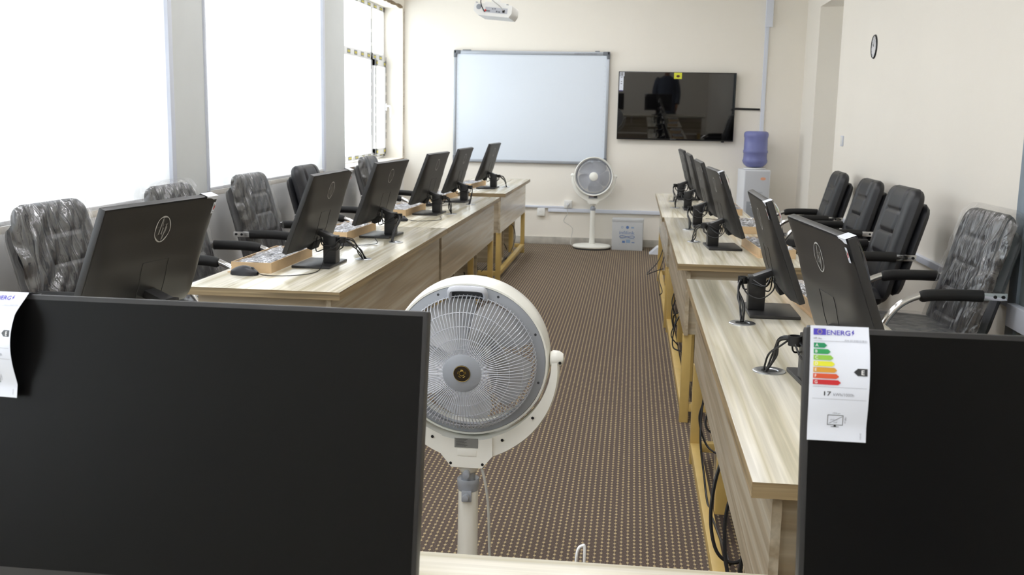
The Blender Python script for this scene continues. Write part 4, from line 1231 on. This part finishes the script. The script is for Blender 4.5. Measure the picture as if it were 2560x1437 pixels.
# loose cables under and around the desks
def loops(name, pts_list, label, r_=.0038, m='cable', group=None):
    mb = MB()
    for p in pts_list: mb.tube(spline(p, 10), r_, 6)
    return tag(mb.build(name, m, None), label, 'cable', group)
loops('cable_bundle', [[(.33, 3.62, .60), (.285, 3.60, .42), (.275, 3.55, .28), (.29, 3.50, .16), (.30, 3.40, .09), (.31, 3.2, .095), (.33, 2.9, .10)],
                       [(.34, 3.66, .55), (.29, 3.63, .40), (.272, 3.60, .33), (.30, 3.55, .25), (.36, 3.48, .23)], [(.34, 3.58, .50), (.30, 3.56, .38), (.29, 3.52, .33), (.33, 3.48, .31), (.4, 3.4, .33)]],
      'black cables hanging under the near desk opposite the windows, by its far leg')
loops('cable_bundle', [[(.36, 2.98, .50), (.29, 2.93, .40), (.262, 2.86, .28), (.275, 2.80, .19), (.32, 2.78, .16), (.38, 2.80, .18)],
                       [(.37, 2.9, .46), (.31, 2.86, .3), (.30, 2.80, .2), (.31, 2.74, .12), (.31, 2.7, .095)], [(.4, 2.6, .45), (.33, 2.56, .32), (.31, 2.52, .2), (.315, 2.5, .13)]],
      'black cable loop under the near end of the desk opposite the windows', .0055)
loops('cable_bundle', [[(.30, 5.25, .44), (.25, 5.2, .36), (.235, 5.12, .26), (.28, 5.08, .24)], [(.3, 5.9, .42), (.255, 5.85, .3), (.27, 5.78, .2), (.26, 5.7, .3), (.31, 5.68, .34)], [(.3, 6.05, .45), (.26, 6.0, .33), (.285, 5.95, .24), (.26, 5.9, .15), (.3, 5.86, .10)]],
      'tangled black cables under the middle desk opposite the windows')
loops('cable_bundle', [[(.27, 8.0, .42), (.22, 7.9, .30), (.14, 7.8, .22), (.18, 7.75, .24), (.26, 7.7, .28)], [(.27, 7.7, .4), (.225, 7.6, .24), (.25, 7.5, .14), (.23, 7.45, .12)]],
      'black cables sticking out under the farthest desk opposite the windows')
loops('cable_bundle', [[(-1.17, 9.55, .42), (-1.10, 9.6, .36), (-1.08, 9.62, .25), (-1.10, 9.5, .14), (-1.13, 9.2, .10), (-1.18, 9.0, .10)], [(-1.22, 9.3, .42), (-1.2, 9.32, .3), (-1.17, 9.5, .2), (-1.15, 9.55, .14)]],
      'black cable loop under the farthest window-row desk')
loops('cable_bundle', [[(-1.2, 8.3, .42), (-1.15, 8.32, .3), (-1.14, 8.3, .2), (-1.2, 8.25, .12)], [(-1.16, 7.5, .32), (-1.15, 7.6, .3), (-1.16, 7.75, .2), (-1.2, 7.8, .13), (-1.25, 7.7, .2)], [(-1.2, 7.3, .3), (-1.16, 7.2, .2), (-1.18, 7.1, .13)]],
      'black cables under the middle window-row desk near its far legs')
loops('white_cord', [[(-.068, 1.44, .60), (-.062, 1.440, .70), (-.060, 1.441, .752), (-.052, 1.442, .763), (-.049, 1.442, .756), (-.050, 1.441, .70), (-.055, 1.44, .60)]], 'white cord end sticking up behind the foreground desk edge', .0022, 'wcable')

# ------------------------------------------------------------------ the man standing beside the camera, mirrored in the television
def person(x, y, rz, label):
    t = thing('person', label, 'person', (x, y, 0), rz)
    sk = mat('skin', '#9A6E50', 0.5); M_['skin'] = sk
    M_['hair'] = mat('black hair', '#15110E', 0.55, bump=(200, .4, .002))
    M_['tunic'] = mat('grey-blue tunic cloth', '#4C5363', 0.8, bump=(30, .2, .01))
    M_['shoe'] = mat('dark leather shoe', '#1C1714', 0.4)
    V, Ed, R = [], [], []
    def node(p, r, parent=None):
        V.append(p); R.append(r)
        if parent is not None: Ed.append((parent, len(V) - 1))
        return len(V) - 1
    pel = node((0, 0, .93), (.15, .11))
    sp1 = node((0, .005, 1.10), (.14, .105), pel); ch = node((0, .0, 1.30), (.155, .115), sp1)
    nb = node((0, -.01, 1.455), (.07, .065), ch); nk = node((0, .0, 1.52), (.055, .058), nb)
    h1 = node((0, .02, 1.60), (.066, .080), nk); h2 = node((0, .012, 1.68), (.074, .092), h1); node((0, .0, 1.735), (.055, .07), h2)
    for q in (-1, 1):
        sh = node((q * .165, -.005, 1.405), (.06, .06), ch); el = node((q * .235, -.035, 1.13), (.042, .042), sh)
        wr = node((q * .225, .04, .885), (.027, .03), el); pa = node((q * .22, .06, .815), (.022, .042), wr)
        for k, (dy, ln) in enumerate(((.036, .068), (.013, .080), (-.010, .074), (-.031, .058))):
            a = node((q * .217, .06 + dy, .775), (.0095, .0095), pa)
            b_ = node((q * .208, .064 + dy, .775 - ln * .55), (.009, .009), a); node((q * .195, .066 + dy, .775 - ln), (.0078, .0078), b_)
        a = node((q * .205, .105, .825), (.011, .011), pa); b_ = node((q * .197, .122, .792), (.010, .010), a); node((q * .192, .126, .765), (.0085, .0085), b_)
        hp = node((q * .095, 0, .87), (.088, .09), pel); kn = node((q * .11, .02, .49), (.056, .06), hp)
        an = node((q * .115, -.02, .085), (.038, .042), kn); node((q * .125, .10, .035), (.036, .028), an)
    me = bpy.data.meshes.new('skeleton'); me.from_pydata(V, Ed, [])
    o = bpy.data.objects.new('skeleton', me); COL.objects.link(o)
    md = o.modifiers.new('skin', 'SKIN'); md.use_smooth_shade = True
    for i, r in enumerate(R):
        me.skin_vertices[0].data[i].radius = r
    me.skin_vertices[0].data[0].use_root = True
    ss = o.modifiers.new('sub', 'SUBSURF'); ss.levels = 2; ss.render_levels = 2
    bm_ = bpy.data.meshes.new_from_object(o.evaluated_get(bpy.context.evaluated_depsgraph_get()))
    mb = MB(); mb.add([tuple(v.co) for v in bm_.vertices], [tuple(p.vertices) for p in bm_.polygons])
    bpy.data.objects.remove(o); bpy.data.meshes.remove(me); bpy.data.meshes.remove(bm_)
    # face: nose, brow, lips, chin, ears, eyes
    mb.tube(spline([(0, .098, 1.652), (0, .112, 1.628), (0, .118, 1.612), (0, .100, 1.602)], 4), [.008, .009, .009, .010, .011, .012, .013, .013, .013, .014, .012, .010, .008], 8)
    for q in (-1, 1):
        mb.tube(spline([(q * .078, .0, 1.665), (q * .090, -.008, 1.672), (q * .092, -.012, 1.640), (q * .080, -.002, 1.612)], 5), .007, 6)
        mb.lathe([(.0001, -.007), (.005, -.005), (.007, 0), (.005, .005), (.0001, .007)], 10, T3(q * .031, .0835, 1.655), 1); mb.lathe([(.0001, .0015), (.003, .001), (.0035, 0)], 10, T3(q * .031, .0895, 1.655) @ RX(-PI / 2), 2)
        mb.tube([(q * .016, .098, 1.672), (q * .032, .097, 1.677), (q * .050, .085, 1.670)], .004, 5, mi=2)
    mb.tube(spline([(-.024, .088, 1.576), (0, .100, 1.578), (.024, .088, 1.576)], 5), .006, 6, mi=3)
    mb.build('body', ['skin', 'white', 'hair', 'dred'], t, 80)
    hm = MB()
    def hf(u, v):
        a = 2 * PI * u; b2 = PI / 2 * v
        front = .5 + .5 * math.sin(a)
        lo = 1.60 + .085 * front
        z = lo + (1.762 - lo) * math.sin(b2)
        c = math.cos(b2) ** .6
        return (.084 * c * math.cos(a), -.003 + .103 * c * math.sin(a), z)
    hm.grid(hf, 32, 12)
    hm.build('hair', 'hair', t, 80)
    tu = MB()
    prof = [(.076, .072, 1.485), (.10, .085, 1.462), (.165, .10, 1.435), (.205, .122, 1.37), (.200, .135, 1.28), (.185, .132, 1.12), (.192, .138, .98), (.205, .145, .85), (.222, .155, .66), (.235, .165, .50)]
    tu.grid(lambda u, v: (lambda i, f: tuple((prof[i][k] + (prof[min(i + 1, 9)][k] - prof[i][k]) * f) * (math.cos(2 * PI * u) if k == 0 else math.sin(2 * PI * u) if k == 1 else 1) * ((1 + .012 * math.sin(14 * PI * u) * v * v) if k < 2 else 1) for k in range(3)))(min(int(v * 9), 9), v * 9 - min(int(v * 9), 9)), 48, 36)
    for q in (-1, 1):
        tu.tube(spline([(q * .14, -.004, 1.415), (q * .185, -.012, 1.36), (q * .238, -.035, 1.13), (q * .228, .035, .90)], 7), [.045, .055, .062, .068, .072, .074, .074] + [.073 - .001 * k for k in range(15)], 16)
    tu.build('tunic', 'tunic', t, 80)
    tr = MB()
    for q in (-1, 1):
        tr.tube(spline([(q * .09, 0, .80), (q * .105, .01, .60), (q * .113, .005, .35), (q * .117, -.018, .12)], 6), [.105 - .0015 * k for k in range(19)], 16)
    tr.build('trousers', 'tunic', t, 80)
    so = MB()
    for q in (-1, 1):
        so.tube([(q * .112, -.075, .035), (q * .114, -.06, .042), (q * .116, -.02, .050), (q * .120, .05, .046), (q * .126, .11, .038), (q * .128, .145, .028)], [.028, .040, .045, .047, .045, .024], 14, flat=.8)
    so.build('shoe', 'shoe', t, 80)
    return t
person(.66, -.25, .0, 'man in a grey-blue long tunic, seen mirrored in the television')
